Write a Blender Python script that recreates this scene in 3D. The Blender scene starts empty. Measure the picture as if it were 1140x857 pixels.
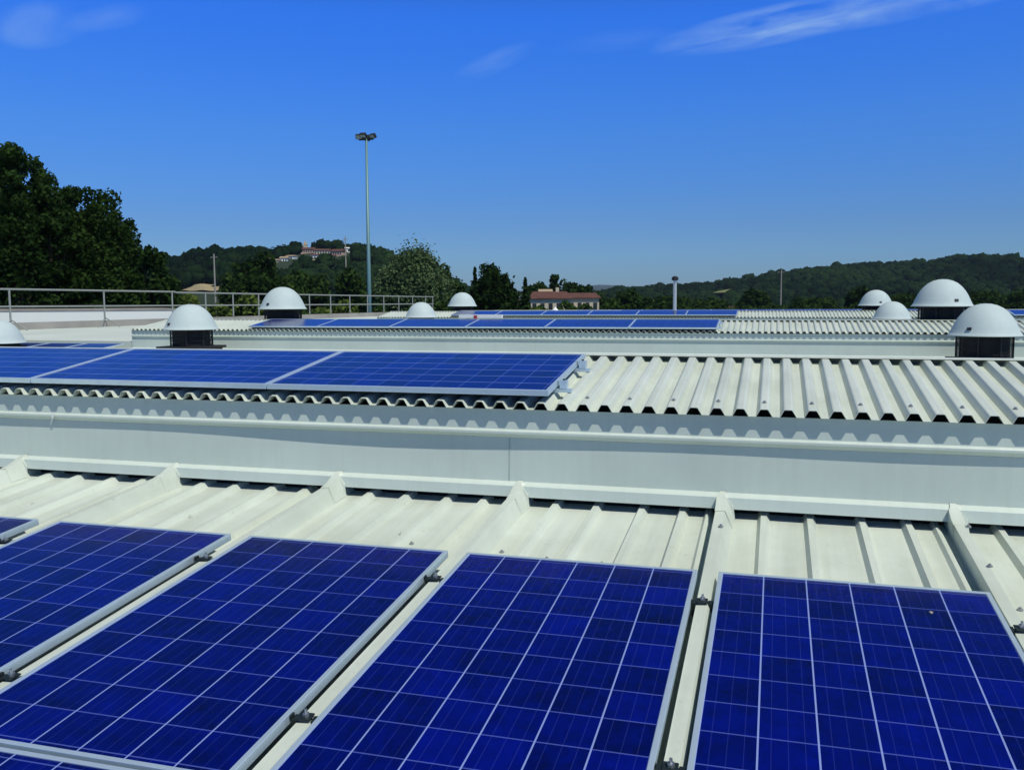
import bpy, math, random
import numpy as np
from mathutils import Matrix, Vector

R = math.radians
C = bpy.context.scene.collection
scn = bpy.context.scene

# ------------------------------------------------------------------ camera
# world: X along the eaves, Y away over the roofs, Z up, the eye at the origin (1.4 m above the roof sheet)
FPX, CX, CY = 1003.0, 570.0, 428.5
CR = Vector((0.960201, 0.279188, -0.004564))
CU = Vector((-0.021262, 0.089386, 0.995770))
CF = Vector((-0.279253, 0.955872, -0.091246))
CR.normalize(); CF = (CF - CR * CF.dot(CR)).normalized(); CU = CR.cross(CF)
cam_d = bpy.data.cameras.new('camera'); cam = bpy.data.objects.new('camera', cam_d); C.objects.link(cam)
cam.matrix_world = Matrix(((CR.x, CU.x, -CF.x, 0), (CR.y, CU.y, -CF.y, 0), (CR.z, CU.z, -CF.z, 0), (0, 0, 0, 1)))
cam_d.sensor_width = 36; cam_d.lens = 36 * FPX / 1140; cam_d.clip_start = 0.05; cam_d.clip_end = 30000
scn.camera = cam
def W(x, y, t):
    """point seen at photo pixel x, y, t metres ahead"""
    return (CR * ((x - CX) / FPX) - CU * ((y - CY) / FPX) + CF) * t

# ------------------------------------------------------------------ sky and sun
SUN_EL, SUN_AZ = 58.0, 55.0          # azimuth: degrees to the right of straight behind the camera (-Y)
sd = Vector((math.sin(R(SUN_AZ)) * math.cos(R(SUN_EL)), -math.cos(R(SUN_AZ)) * math.cos(R(SUN_EL)), math.sin(R(SUN_EL))))
world = bpy.data.worlds.new('World'); scn.world = world; world.use_nodes = True
nt = world.node_tree; nt.nodes.clear()
def N(t, typ, **kw):
    n = t.nodes.new(typ)
    for k, v in kw.items():
        if k.startswith('i_'): n.inputs[k[2:].replace('_', ' ')].default_value = v
        else: setattr(n, k, v)
    return n
out = N(nt, 'ShaderNodeOutputWorld'); bg = N(nt, 'ShaderNodeBackground')
sky = N(nt, 'ShaderNodeTexSky'); sky.sky_type = 'NISHITA'; sky.sun_disc = False
sky.sun_elevation = R(SUN_EL); sky.sun_rotation = math.atan2(sd.x, sd.y)
sky.air_density = 1.0; sky.dust_density = 0.4; sky.ozone_density = 3.0; sky.altitude = 200
hs = N(nt, 'ShaderNodeHueSaturation'); hs.inputs['Saturation'].default_value = 1.28; hs.inputs['Hue'].default_value = 0.508
tcs = N(nt, 'ShaderNodeTexCoord'); sz = N(nt, 'ShaderNodeSeparateXYZ'); nt.links.new(tcs.outputs['Generated'], sz.inputs[0])
air = N(nt, 'ShaderNodeValToRGB'); ae = air.color_ramp.elements      # thicker, dustier air low down, deep blue above
AIR = [(0.0, (0.33, 0.50, 0.84)), (0.03, (0.335, 0.53, 0.88)), (0.085, (0.36, 0.575, 0.95)), (0.18, (0.42, 0.80, 1.33)), (0.29, (0.37, 0.92, 1.80)), (0.38, (0.42, 0.74, 1.15)), (0.52, (0.44, 0.56, 0.50)), (1.0, (0.42, 0.52, 0.38))]
while len(ae) < len(AIR): ae.new(0.5)
for e_, (p_, c_) in zip(ae, AIR): e_.position = p_; e_.color = (c_[0] / 2, c_[1] / 2, c_[2] / 2, 1)
nt.links.new(sz.outputs[2], air.inputs['Fac'])
mulc = N(nt, 'ShaderNodeMixRGB', blend_type='MULTIPLY'); mulc.inputs['Fac'].default_value = 1.0
gain = N(nt, 'ShaderNodeVectorMath', operation='SCALE'); gain.inputs['Scale'].default_value = 2.0
nt.links.new(sky.outputs[0], hs.inputs['Color']); nt.links.new(hs.outputs[0], mulc.inputs['Color1']); nt.links.new(air.outputs[0], mulc.inputs['Color2'])
nt.links.new(mulc.outputs[0], gain.inputs[0])
# thin cirrus: noise stretched along a wind direction, kept to a few patches of the sky
tc = N(nt, 'ShaderNodeTexCoord')
def patch(direction, along, a, b, stretch, power=1.0, seed=0.0):
    """soft elliptic patch of streaky cloud round a direction on the sky"""
    d = direction.normalized(); u = (along - d * along.dot(d)).normalized(); v = d.cross(u)
    def dot(vec):
        n = N(nt, 'ShaderNodeVectorMath', operation='DOT_PRODUCT'); n.inputs[1].default_value = vec
        nt.links.new(tc.outputs['Generated'], n.inputs[0]); return n.outputs['Value']
    def m(op, x, y=None):
        n = N(nt, 'ShaderNodeMath', operation=op)
        for i, s in enumerate((x, y)):
            if s is None: continue
            if isinstance(s, (int, float)): n.inputs[i].default_value = s
            else: nt.links.new(s, n.inputs[i])
        return n.outputs[0]
    du, dv, dd = dot(u), dot(v), dot(d)
    r = m('ADD', m('POWER', m('ABSOLUTE', m('DIVIDE', du, a)), 2.0), m('POWER', m('ABSOLUTE', m('DIVIDE', dv, b)), 2.0))
    mask = m('MAXIMUM', m('SUBTRACT', 1.0, r), 0.0)
    mask = m('MULTIPLY', mask, m('GREATER_THAN', dd, 0.0))
    cb = N(nt, 'ShaderNodeCombineXYZ')
    nt.links.new(m('MULTIPLY', du, 1.0), cb.inputs[0]); nt.links.new(m('MULTIPLY', dv, stretch), cb.inputs[1]); cb.inputs[2].default_value = seed
    nz = N(nt, 'ShaderNodeTexNoise'); nz.inputs['Scale'].default_value = 11.0; nz.inputs['Detail'].default_value = 9.0
    nz.inputs['Roughness'].default_value = 0.55; nz.inputs['Distortion'].default_value = 0.4
    nt.links.new(cb.outputs[0], nz.inputs['Vector'])
    s = m('MULTIPLY', m('MAXIMUM', m('SUBTRACT', nz.outputs['Fac'], 0.34), 0.0), 3.2)
    return m('MULTIPLY', m('MULTIPLY', s, mask), power), m
def dirpx(x, y): return W(x, y, 1.0).normalized()
parts = []
parts.append(patch(dirpx(862, 28), dirpx(960, 12) - dirpx(760, 52), 0.125, 0.020, 6.0, 0.50, 3.1))
parts.append(patch(dirpx(1010, 10), dirpx(1100, -12) - dirpx(900, 26), 0.13, 0.012, 4.0, 0.34, 9.4))
parts.append(patch(dirpx(550, 70), dirpx(590, 52) - dirpx(515, 84), 0.05, 0.012, 5.0, 0.13, 5.2))
parts.append(patch(dirpx(45, 28), dirpx(90, 20) - dirpx(0, 30), 0.045, 0.022, 1.5, 0.30, 1.2))
parts.append(patch(dirpx(120, 20), dirpx(150, 12) - dirpx(80, 24), 0.04, 0.012, 3.0, 0.16, 7.7))
parts.append(patch(dirpx(690, 45), dirpx(760, 38) - dirpx(640, 50), 0.07, 0.012, 5.0, 0.05, 2.7))
m = parts[0][1]; fac = parts[0][0]
for p in parts[1:]: fac = m('ADD', fac, p[0])
fac = m('MINIMUM', fac, 0.8)
mix = N(nt, 'ShaderNodeMixRGB'); mix.inputs['Color2'].default_value = (4.6, 6.7, 8.6, 1)
nt.links.new(fac, mix.inputs['Fac']); nt.links.new(gain.outputs[0], mix.inputs['Color1'])
nt.links.new(mix.outputs[0], bg.inputs['Color']); bg.inputs['Strength'].default_value = 0.10
nt.links.new(bg.outputs[0], out.inputs['Surface'])

sun_d = bpy.data.lights.new('sun', 'SUN'); sun_d.energy = 3.75; sun_d.angle = R(0.53); sun_d.color = (1.0, 0.97, 0.88)
sun = bpy.data.objects.new('sun', sun_d); C.objects.link(sun); sun.rotation_euler = sd.to_track_quat('Z', 'Y').to_euler()
vs = scn.view_settings; vs.view_transform = 'Standard'; vs.look = 'None'; vs.gamma = 1; vs.use_curve_mapping = False
vs.exposure = 0.0
try:
    scn.cycles.volume_step_rate = 4.0
except Exception: pass

# ------------------------------------------------------------------ materials
def mat(name, col, rough=0.5, metal=0.0, spec=0.5, noise=0.0, nscale=3.0, dirt=None, bump=0.0, bscale=40.0, stretch=(1, 1, 1), objco=True):
    m = bpy.data.materials.new(name); m.use_nodes = True; t = m.node_tree
    b = t.nodes['Principled BSDF']; b.inputs['Roughness'].default_value = rough; b.inputs['Metallic'].default_value = metal
    b.inputs['Specular IOR Level'].default_value = spec; b.inputs['Base Color'].default_value = (*col, 1)
    geo = N(t, 'ShaderNodeNewGeometry'); mp = N(t, 'ShaderNodeMapping'); mp.inputs['Scale'].default_value = stretch
    t.links.new(geo.outputs['Position'], mp.inputs['Vector'])
    cur = None
    if noise:
        nz = N(t, 'ShaderNodeTexNoise'); nz.inputs['Scale'].default_value = nscale; nz.inputs['Detail'].default_value = 6; nz.inputs['Roughness'].default_value = 0.6
        t.links.new(mp.outputs[0], nz.inputs['Vector'])
        rp = N(t, 'ShaderNodeValToRGB'); rp.color_ramp.elements[0].position = 0.3; rp.color_ramp.elements[1].position = 0.7
        d = dirt or tuple(c * (1 - noise) for c in col)
        rp.color_ramp.elements[0].color = (*d, 1); rp.color_ramp.elements[1].color = (*col, 1)
        t.links.new(nz.outputs['Fac'], rp.inputs['Fac']); t.links.new(rp.outputs[0], b.inputs['Base Color'])
        mr = N(t, 'ShaderNodeMapRange'); mr.inputs['To Min'].default_value = rough * 1.25; mr.inputs['To Max'].default_value = rough * 0.85
        t.links.new(nz.outputs['Fac'], mr.inputs['Value']); t.links.new(mr.outputs[0], b.inputs['Roughness'])
    if bump:
        nb = N(t, 'ShaderNodeTexNoise'); nb.inputs['Scale'].default_value = bscale; nb.inputs['Detail'].default_value = 4
        t.links.new(mp.outputs[0], nb.inputs['Vector'])
        bp = N(t, 'ShaderNodeBump'); bp.inputs['Strength'].default_value = bump; bp.inputs['Distance'].default_value = 0.01
        t.links.new(nb.outputs['Fac'], bp.inputs['Height']); t.links.new(bp.outputs[0], b.inputs['Normal'])
    return m

def roof_mat():
    """cream-white coil-coated steel: faint dust streaks down the slope, soft stains"""
    m = bpy.data.materials.new('roof_paint'); m.use_nodes = True; t = m.node_tree; b = t.nodes['Principled BSDF']
    geo = N(t, 'ShaderNodeNewGeometry')
    mp = N(t, 'ShaderNodeMapping'); mp.inputs['Scale'].default_value = (22, 0.8, 4); t.links.new(geo.outputs['Position'], mp.inputs['Vector'])
    n1 = N(t, 'ShaderNodeTexNoise'); n1.inputs['Scale'].default_value = 1.0; n1.inputs['Detail'].default_value = 5; t.links.new(mp.outputs[0], n1.inputs['Vector'])
    n2 = N(t, 'ShaderNodeTexNoise'); n2.inputs['Scale'].default_value = 1.7; n2.inputs['Detail'].default_value = 6; n2.inputs['Roughness'].default_value = 0.65; t.links.new(geo.outputs['Position'], n2.inputs['Vector'])
    n3 = N(t, 'ShaderNodeTexNoise'); n3.inputs['Scale'].default_value = 38; n3.inputs['Detail'].default_value = 3; t.links.new(geo.outputs['Position'], n3.inputs['Vector'])
    def ramp(src, p0, p1, c0, c1):
        r = N(t, 'ShaderNodeValToRGB'); e = r.color_ramp.elements; e[0].position = p0; e[1].position = p1; e[0].color = (*c0, 1); e[1].color = (*c1, 1)
        t.links.new(src, r.inputs['Fac']); return r.outputs[0]
    c = ramp(n1.outputs['Fac'], 0.3, 0.62, ROOF_D, ROOF)
    s = ramp(n2.outputs['Fac'], 0.28, 0.6, (0.80, 0.80, 0.77), (1, 1, 1))
    s3 = ramp(n3.outputs['Fac'], 0.24, 0.36, (0.72, 0.70, 0.64), (1, 1, 1))
    x = N(t, 'ShaderNodeMixRGB', blend_type='MULTIPLY'); x.inputs['Fac'].default_value = 0.8; t.links.new(c, x.inputs['Color1']); t.links.new(s, x.inputs['Color2'])
    y = N(t, 'ShaderNodeMixRGB', blend_type='MULTIPLY'); y.inputs['Fac'].default_value = 0.6; t.links.new(x.outputs[0], y.inputs['Color1']); t.links.new(s3, y.inputs['Color2'])
    t.links.new(y.outputs[0], b.inputs['Base Color']); b.inputs['Roughness'].default_value = 0.42; b.inputs['Specular IOR Level'].default_value = 0.4
    nb = N(t, 'ShaderNodeTexNoise'); nb.inputs['Scale'].default_value = 2.2; nb.inputs['Detail'].default_value = 2; t.links.new(geo.outputs['Position'], nb.inputs['Vector'])
    bp = N(t, 'ShaderNodeBump'); bp.inputs['Strength'].default_value = 0.35; bp.inputs['Distance'].default_value = 0.012
    t.links.new(nb.outputs['Fac'], bp.inputs['Height']); t.links.new(bp.outputs[0], b.inputs['Normal'])
    return m
ROOF = (0.61, 0.665, 0.58); ROOF_D = (0.54, 0.59, 0.51)
M_ROOF = roof_mat()
M_WALL = mat('fascia_paint', (0.60, 0.675, 0.60), 0.33, noise=0.10, nscale=1.3, bump=0.5, bscale=2.2)
def fascia_detail(m):
    t = m.node_tree; b = t.nodes['Principled BSDF']; geo = N(t, 'ShaderNodeNewGeometry')
    mp = N(t, 'ShaderNodeMapping'); mp.inputs['Scale'].default_value = (14, 1, 0.9); t.links.new(geo.outputs['Position'], mp.inputs['Vector'])
    nz = N(t, 'ShaderNodeTexNoise'); nz.inputs['Scale'].default_value = 1.6; nz.inputs['Detail'].default_value = 7; nz.inputs['Roughness'].default_value = 0.7; t.links.new(mp.outputs[0], nz.inputs['Vector'])
    rp = N(t, 'ShaderNodeValToRGB'); e = rp.color_ramp.elements; e[0].position = 0.30; e[0].color = (0.80, 0.80, 0.76, 1); e[1].position = 0.55; e[1].color = (1, 1, 1, 1); t.links.new(nz.outputs['Fac'], rp.inputs['Fac'])
    src = b.inputs['Base Color'].links[0].from_socket
    x = N(t, 'ShaderNodeMixRGB', blend_type='MULTIPLY'); x.inputs['Fac'].default_value = 0.22; t.links.new(src, x.inputs['Color1']); t.links.new(rp.outputs[0], x.inputs['Color2']); t.links.new(x.outputs[0], b.inputs['Base Color'])
fascia_detail(M_WALL)
M_ALU = mat('anodised_aluminium', (0.70, 0.84, 0.93), 0.38, 0.6, noise=0.12, nscale=12)
M_RAIL = mat('galvanised_rail', (0.33, 0.35, 0.32), 0.6, 0.3, noise=0.2, nscale=6)
M_CLAMP = mat('dark_clamp_steel', (0.02, 0.03, 0.03), 0.45, 0.4)
M_BOLT = mat('zinc_bolt', (0.55, 0.56, 0.58), 0.35, 0.9)
M_HOOD = mat('hood_fibreglass', (0.49, 0.58, 0.57), 0.62, spec=0.25, noise=0.08, nscale=4)
M_BLACK = mat('black_cage', (0.012, 0.012, 0.013), 0.6)
M_RUST = mat('primer_base', (0.055, 0.035, 0.028), 0.8, noise=0.4, nscale=9)
M_SCREW = mat('grey_washer', (0.30, 0.32, 0.33), 0.5, 0.3)
M_DARK = mat('void_dark', (0.02, 0.025, 0.022), 0.9)  # near-black paint for the shade of the void under the sheets
M_DUCT = mat('white_duct', (0.78, 0.80, 0.78), 0.4)
M_JOINT = mat('lap_joint_grey', (0.40, 0.47, 0.42), 0.6)  # grey of the thin lines along the fascia sheet joints
M_RED = mat('red_plastic', (0.35, 0.03, 0.05), 0.5)
M_POLE = mat('painted_mast', (0.13, 0.25, 0.26), 0.5, 0.2)
M_FLUE = mat('stainless_flue', (0.62, 0.64, 0.62), 0.4, 0.5)
M_CONC = mat('concrete', (0.36, 0.34, 0.30), 0.9, noise=0.3, nscale=0.8)
M_DECK = mat('deck_membrane', (0.60, 0.66, 0.58), 0.7, noise=0.18, nscale=0.6)
M_WHITE = mat('white_render', (0.84, 0.87, 0.80), 0.8, noise=0.06, nscale=0.3)
M_CREAM = mat('cream_render', (0.58, 0.52, 0.38), 0.9, noise=0.12, nscale=0.5)
M_PINK = mat('pink_render', (0.50, 0.36, 0.28), 0.9, noise=0.12, nscale=0.5)
M_TILE = mat('terracotta_tiles', (0.125, 0.052, 0.036), 0.9, noise=0.4, nscale=0.9)
M_WINDOW = mat('window_dark', (0.03, 0.035, 0.04), 0.15)
M_SAND = mat('sandy_sheet', (0.42, 0.32, 0.20), 0.9, noise=0.2, nscale=0.4)
M_BARK = mat('bark', (0.055, 0.042, 0.03), 0.95, noise=0.4, nscale=3)

def leaf_mat(name, c0, c1, trans=0.25):
    m = bpy.data.materials.new(name); m.use_nodes = True; t = m.node_tree; t.nodes.clear()
    o = N(t, 'ShaderNodeOutputMaterial'); d = N(t, 'ShaderNodeBsdfDiffuse'); tr = N(t, 'ShaderNodeBsdfTranslucent'); mx = N(t, 'ShaderNodeMixShader')
    at = N(t, 'ShaderNodeAttribute'); at.attribute_name = 'tint'
    rp = N(t, 'ShaderNodeValToRGB'); rp.color_ramp.elements[0].color = (*c0, 1); rp.color_ramp.elements[1].color = (*c1, 1)
    t.links.new(at.outputs['Fac'], rp.inputs['Fac']); t.links.new(rp.outputs[0], d.inputs[0]); t.links.new(rp.outputs[0], tr.inputs[0])
    mx.inputs[0].default_value = trans; t.links.new(d.outputs[0], mx.inputs[1]); t.links.new(tr.outputs[0], mx.inputs[2]); t.links.new(mx.outputs[0], o.inputs[0])
    return m
L_DARK = leaf_mat('leaf_dark', (0.004, 0.013, 0.003), (0.036, 0.072, 0.017))
L_MID = leaf_mat('leaf_mid', (0.007, 0.022, 0.004), (0.048, 0.088, 0.020))
L_WILLOW = leaf_mat('leaf_willow', (0.035, 0.07, 0.025), (0.14, 0.20, 0.09))
L_HEDGE = leaf_mat('leaf_hedge', (0.03, 0.06, 0.012), (0.13, 0.17, 0.035))
L_FOREST = leaf_mat('leaf_forest', (0.003, 0.011, 0.004), (0.020, 0.044, 0.013), 0.1)

def glass_mat():
    """polycrystalline module: 6 x 10 cells, pale gaps, three thin busbars, every cell its own blue"""
    m = bpy.data.materials.new('solar_cells'); m.use_nodes = True; t = m.node_tree; b = t.nodes['Principled BSDF']
    tc = N(t, 'ShaderNodeTexCoord'); sp = N(t, 'ShaderNodeSeparateXYZ'); t.links.new(tc.outputs['Object'], sp.inputs[0])
    def mt(op, *a):
        n = N(t, 'ShaderNodeMath', operation=op)
        for i, s in enumerate(a):
            if isinstance(s, (int, float)): n.inputs[i].default_value = s
            else: t.links.new(s, n.inputs[i])
        return n.outputs[0]
    u = mt('DIVIDE', mt('ADD', sp.outputs[0], 0.4665), 0.1555); v = mt('DIVIDE', mt('ADD', sp.outputs[1], 0.79), 0.158)
    fu, fv = mt('FRACT', u), mt('FRACT', v); iu, iv = mt('FLOOR', u), mt('FLOOR', v)
    def edge(f, w): return mt('LESS_THAN', mt('SUBTRACT', 0.5, mt('ABSOLUTE', mt('SUBTRACT', f, 0.5))), w)
    gu, gv = edge(fu, 0.016), edge(fv, 0.0155)
    bus = None
    for c in (0.22, 0.5, 0.78):
        e = mt('LESS_THAN', mt('ABSOLUTE', mt('SUBTRACT', fu, c)), 0.007); bus = e if bus is None else mt('MAXIMUM', bus, e)
    oi = N(t, 'ShaderNodeObjectInfo')
    cb = N(t, 'ShaderNodeCombineXYZ'); t.links.new(iu, cb.inputs[0]); t.links.new(iv, cb.inputs[1]); t.links.new(mt('MULTIPLY', oi.outputs['Random'], 917.0), cb.inputs[2])
    wn = N(t, 'ShaderNodeTexWhiteNoise'); wn.noise_dimensions = '3D'; t.links.new(cb.outputs[0], wn.inputs['Vector'])
    ad = N(t, 'ShaderNodeVectorMath', operation='ADD'); t.links.new(tc.outputs['Object'], ad.inputs[0]); t.links.new(wn.outputs['Color'], ad.inputs[1])
    mp = N(t, 'ShaderNodeMapping'); mp.inputs['Scale'].default_value = (1.6, 0.75, 1); mp.inputs['Rotation'].default_value = (0, 0, 0.5); t.links.new(ad.outputs[0], mp.inputs[0])
    vo = N(t, 'ShaderNodeTexVoronoi'); vo.inputs['Scale'].default_value = 42; t.links.new(mp.outputs[0], vo.inputs['Vector'])
    nz = N(t, 'ShaderNodeTexNoise'); nz.inputs['Scale'].default_value = 11; nz.inputs['Detail'].default_value = 4; t.links.new(ad.outputs[0], nz.inputs['Vector'])
    sv = N(t, 'ShaderNodeSeparateColor'); t.links.new(vo.outputs['Color'], sv.inputs[0])
    val = mt('ADD', mt('MULTIPLY', wn.outputs['Value'], 0.30), mt('ADD', mt('MULTIPLY', sv.outputs[0], 0.12), mt('MULTIPLY', nz.outputs['Fac'], 0.60)))
    rp = N(t, 'ShaderNodeValToRGB'); e = rp.color_ramp.elements
    e[0].position = 0.12; e[0].color = (*CELL_A, 1); e[1].position = 0.95; e[1].color = (*CELL_B, 1)
    t.links.new(val, rp.inputs['Fac'])
    def over(c1, fac, col, k):
        x = N(t, 'ShaderNodeMixRGB'); t.links.new(mt('MULTIPLY', fac, k), x.inputs['Fac']); t.links.new(c1, x.inputs['Color1']); x.inputs['Color2'].default_value = (*col, 1); return x.outputs[0]
    c = over(rp.outputs[0], bus, (0.05, 0.07, 0.35), 0.22)
    c = over(c, gv, (0.09, 0.13, 0.48), 0.60)
    c = over(c, gu, (0.26, 0.34, 0.68), 0.85)
    # the first millimetres round the cells: backsheet edge
    t.links.new(c, b.inputs['Base Color'])
    b.inputs['Roughness'].default_value = 0.16; b.inputs['IOR'].default_value = 1.36
    # faint dust film
    dn = N(t, 'ShaderNodeTexNoise'); dn.inputs['Scale'].default_value = 3.5; dn.inputs['Detail'].default_value = 6; t.links.new(ad.outputs[0], dn.inputs['Vector'])
    mr = N(t, 'ShaderNodeMapRange'); mr.inputs['To Min'].default_value = 0.10; mr.inputs['To Max'].default_value = 0.24; t.links.new(dn.outputs['Fac'], mr.inputs['Value'])
    t.links.new(mr.outputs[0], b.inputs['Roughness'])
    return m
CELL_A = (0.0005, 0.0018, 0.022); CELL_B = (0.0008, 0.0050, 0.23)
M_GLASS = glass_mat()

def ground_mat():
    m = bpy.data.materials.new('fields'); m.use_nodes = True; t = m.node_tree; b = t.nodes['Principled BSDF']; b.inputs['Roughness'].default_value = 0.95
    geo = N(t, 'ShaderNodeNewGeometry'); vo = N(t, 'ShaderNodeTexVoronoi'); vo.inputs['Scale'].default_value = 0.006
    t.links.new(geo.outputs['Position'], vo.inputs['Vector']); sc = N(t, 'ShaderNodeSeparateColor'); t.links.new(vo.outputs['Color'], sc.inputs[0])
    rp = N(t, 'ShaderNodeValToRGB'); e = rp.color_ramp.elements; e[0].color = (0.035, 0.065, 0.015, 1); e[1].color = (0.10, 0.12, 0.035, 1)
    x = e.new(0.8); x.color = (0.06, 0.10, 0.02, 1)
    t.links.new(sc.outputs[0], rp.inputs['Fac'])
    nz = N(t, 'ShaderNodeTexNoise'); nz.inputs['Scale'].default_value = 0.05; nz.inputs['Detail'].default_value = 8; t.links.new(geo.outputs['Position'], nz.inputs['Vector'])
    mx = N(t, 'ShaderNodeMixRGB', blend_type='MULTIPLY'); mx.inputs['Fac'].default_value = 0.6; t.links.new(rp.outputs[0], mx.inputs['Color1']); t.links.new(nz.outputs['Color'], mx.inputs['Color2'])
    t.links.new(mx.outputs[0], b.inputs['Base Color']); return m
M_GROUND = ground_mat()
M_FORESTFLOOR = mat('forest_floor', (0.018, 0.038, 0.012), 0.95, noise=0.4, nscale=0.02)

# ------------------------------------------------------------------ mesh helpers
class MB:
    def __init__(s): s.v = []; s.f = []
    def add(s, vs, fs, mtx=None):
        o = len(s.v); s.v += [tuple(mtx @ Vector(v)) if mtx else tuple(v) for v in vs]; s.f += [tuple(i + o for i in f) for f in fs]; return s
    def box(s, x0, x1, y0, y1, z0, z1, mtx=None):
        return s.add([(x0, y0, z0), (x1, y0, z0), (x1, y1, z0), (x0, y1, z0), (x0, y0, z1), (x1, y0, z1), (x1, y1, z1), (x0, y1, z1)],
                     [(0, 3, 2, 1), (4, 5, 6, 7), (0, 1, 5, 4), (1, 2, 6, 5), (2, 3, 7, 6), (3, 0, 4, 7)], mtx)
    def prism_x(s, prof, x0, x1, mtx=None):
        """closed profile of (y, z) swept along X"""
        n = len(prof); vs = [(x0, y, z) for y, z in prof] + [(x1, y, z) for y, z in prof]
        return s.add(vs, [tuple(range(n)), tuple(range(2 * n - 1, n - 1, -1))] + [(i, i + n, (i + 1) % n + n, (i + 1) % n) for i in range(n)], mtx)
    def prism_y(s, prof, y0, y1, dz=0.0, mtx=None):
        """closed profile of (x, z) swept along Y, rising dz"""
        n = len(prof); vs = [(x, y0, z) for x, z in prof] + [(x, y1, z + dz) for x, z in prof]
        return s.add(vs, [tuple(range(n)), tuple(range(2 * n - 1, n - 1, -1))] + [(i, i + n, (i + 1) % n + n, (i + 1) % n) for i in range(n)], mtx)
    def tube(s, a, b, r0, r1=None, n=10):
        a, b = Vector(a), Vector(b); r1 = r0 if r1 is None else r1; d = (b - a).normalized()
        p = d.orthogonal().normalized(); q = d.cross(p); vs = []
        for c, r in ((a, r0), (b, r1)):
            for i in range(n):
                t = 2 * math.pi * i / n; vs.append(c + (p * math.cos(t) + q * math.sin(t)) * r)
        return s.add(vs, [tuple(range(n - 1, -1, -1)), tuple(range(n, 2 * n))] + [(i, (i + 1) % n, (i + 1) % n + n, i + n) for i in range(n)])
    def lathe(s, prof, n=40, c=(0, 0, 0)):
        vs = []; fs = []
        for r, z in prof:
            for i in range(n):
                t = 2 * math.pi * i / n; vs.append((c[0] + r * math.cos(t), c[1] + r * math.sin(t), c[2] + z))
        for k in range(len(prof) - 1):
            for i in range(n): fs.append((k * n + i, k * n + (i + 1) % n, (k + 1) * n + (i + 1) % n, (k + 1) * n + i))
        return s.add(vs, fs)
    def build(s, name, m, parent=None, smooth=False, bevel=0.0):
        me = bpy.data.meshes.new(name); me.from_pydata(s.v, [], s.f); me.update()
        me.materials.append(m); o = bpy.data.objects.new(name, me); C.objects.link(o)
        if smooth: me.polygons.foreach_set('use_smooth', [True] * len(me.polygons))
        if parent: o.parent = parent
        if bevel:
            b = o.modifiers.new('bevel', 'BEVEL'); b.width = bevel; b.segments = 2; b.limit_method = 'ANGLE'; b.angle_limit = R(40)
        return o
def tag(o, label=None, cat=None, group=None, kind=None):
    if label: o['label'] = label
    if cat: o['category'] = cat
    if group: o['group'] = group
    if kind: o['kind'] = kind
    return o
def empty(name, loc, label, cat, group=None, rot=None):
    o = bpy.data.objects.new(name, None); o.empty_display_size = 0.2; C.objects.link(o); o.location = loc
    if rot: o.rotation_euler = rot
    return tag(o, label, cat, group)
def copy_thing(src, loc, label, rot=None, group=None):
    r = src.copy(); C.objects.link(r); r.location = loc; r['label'] = label
    if rot is not None: r.rotation_euler = rot
    if group: r['group'] = group
    for ch in [o for o in C.objects if o.parent == src]:
        c = ch.copy(); C.objects.link(c); c.parent = r
        for g in [o for o in C.objects if o.parent == ch]:
            d = g.copy(); C.objects.link(d); d.parent = c
    return r

# ------------------------------------------------------------------ terrain
GZ = -9.0
gm = MB(); gm.add([(-20000, -4000, GZ), (20000, -4000, GZ), (20000, 25000, GZ), (-20000, 25000, GZ)], [(0, 1, 2, 3)])
tag(gm.build('ground', M_GROUND), kind='structure')

rng = np.random.default_rng(7)
def interp(x, pts):
    xs, ys = zip(*pts); return np.interp(x, xs, ys)
def noise1(x, seed):
    return (np.sin(x * 0.031 + seed) + 0.6 * np.sin(x * 0.083 + seed * 2.1) + 0.35 * np.sin(x * 0.19 + seed * 3.3)) / 1.95
HILLZ = {}
def hill_z(spec, x, t):
    sil, t_foot, t_crest, t_back = spec
    zt = -(interp(x, sil) - horizon(x)) / FPX; tc_ = t_crest * (1 + 0.06 * noise1(x, 2.0))
    if t < tc_: q = max(0.0, (t - t_foot) / (tc_ - t_foot)); w = q * q * (3 - 2 * q)
    else: q = (t - tc_) / (t_back - tc_); w = 1 - q * q * (3 - 2 * q)
    return GZ - 1 + (zt * tc_ - GZ + 1) * w + 1.5 * noise1(x * 1.7 + t * 0.4, 5.0) * w
def hill(name, sil, t_foot, t_crest, t_back, x0, x1, nx=140, nt_=26, m=M_FORESTFLOOR):
    """a long hill: foot, crest and back slope, crest height given along the bearing"""
    v = []; f = []
    xs = np.linspace(x0, x1, nx)
    for x in xs:
        c = W(float(x), 400.0, 1.0); h = Vector((c.x, c.y)); 
        zt = -(interp(x, sil) - horizon(x)) / FPX
        for k in range(nt_):
            s = k / (nt_ - 1); t = t_foot + (t_back - t_foot) * s
            tc_ = t_crest * (1 + 0.06 * noise1(x, 2.0)); 
            if t < tc_: q = max(0.0, (t - t_foot) / (tc_ - t_foot)); w = q * q * (3 - 2 * q)
            else: q = (t - tc_) / (t_back - tc_); w = 1 - q * q * (3 - 2 * q)
            z = GZ - 1 + (zt * tc_ - GZ + 1) * w + 1.5 * noise1(x * 1.7 + t * 0.4, 5.0) * w
            p = h * t; v.append((p.x, p.y, z))
    for i in range(nx - 1):
        for k in range(nt_ - 1):
            a = i * nt_ + k; f.append((a, a + nt_, a + nt_ + 1, a + 1))
    mb = MB(); mb.v = v; mb.f = f
    o = mb.build(name, m, smooth=True); tag(o, kind='structure')
    return np.array(v).reshape(nx, nt_, 3), xs
def horizon(x): return 336.0 + (x - 700.0) * (-0.00458)

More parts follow.
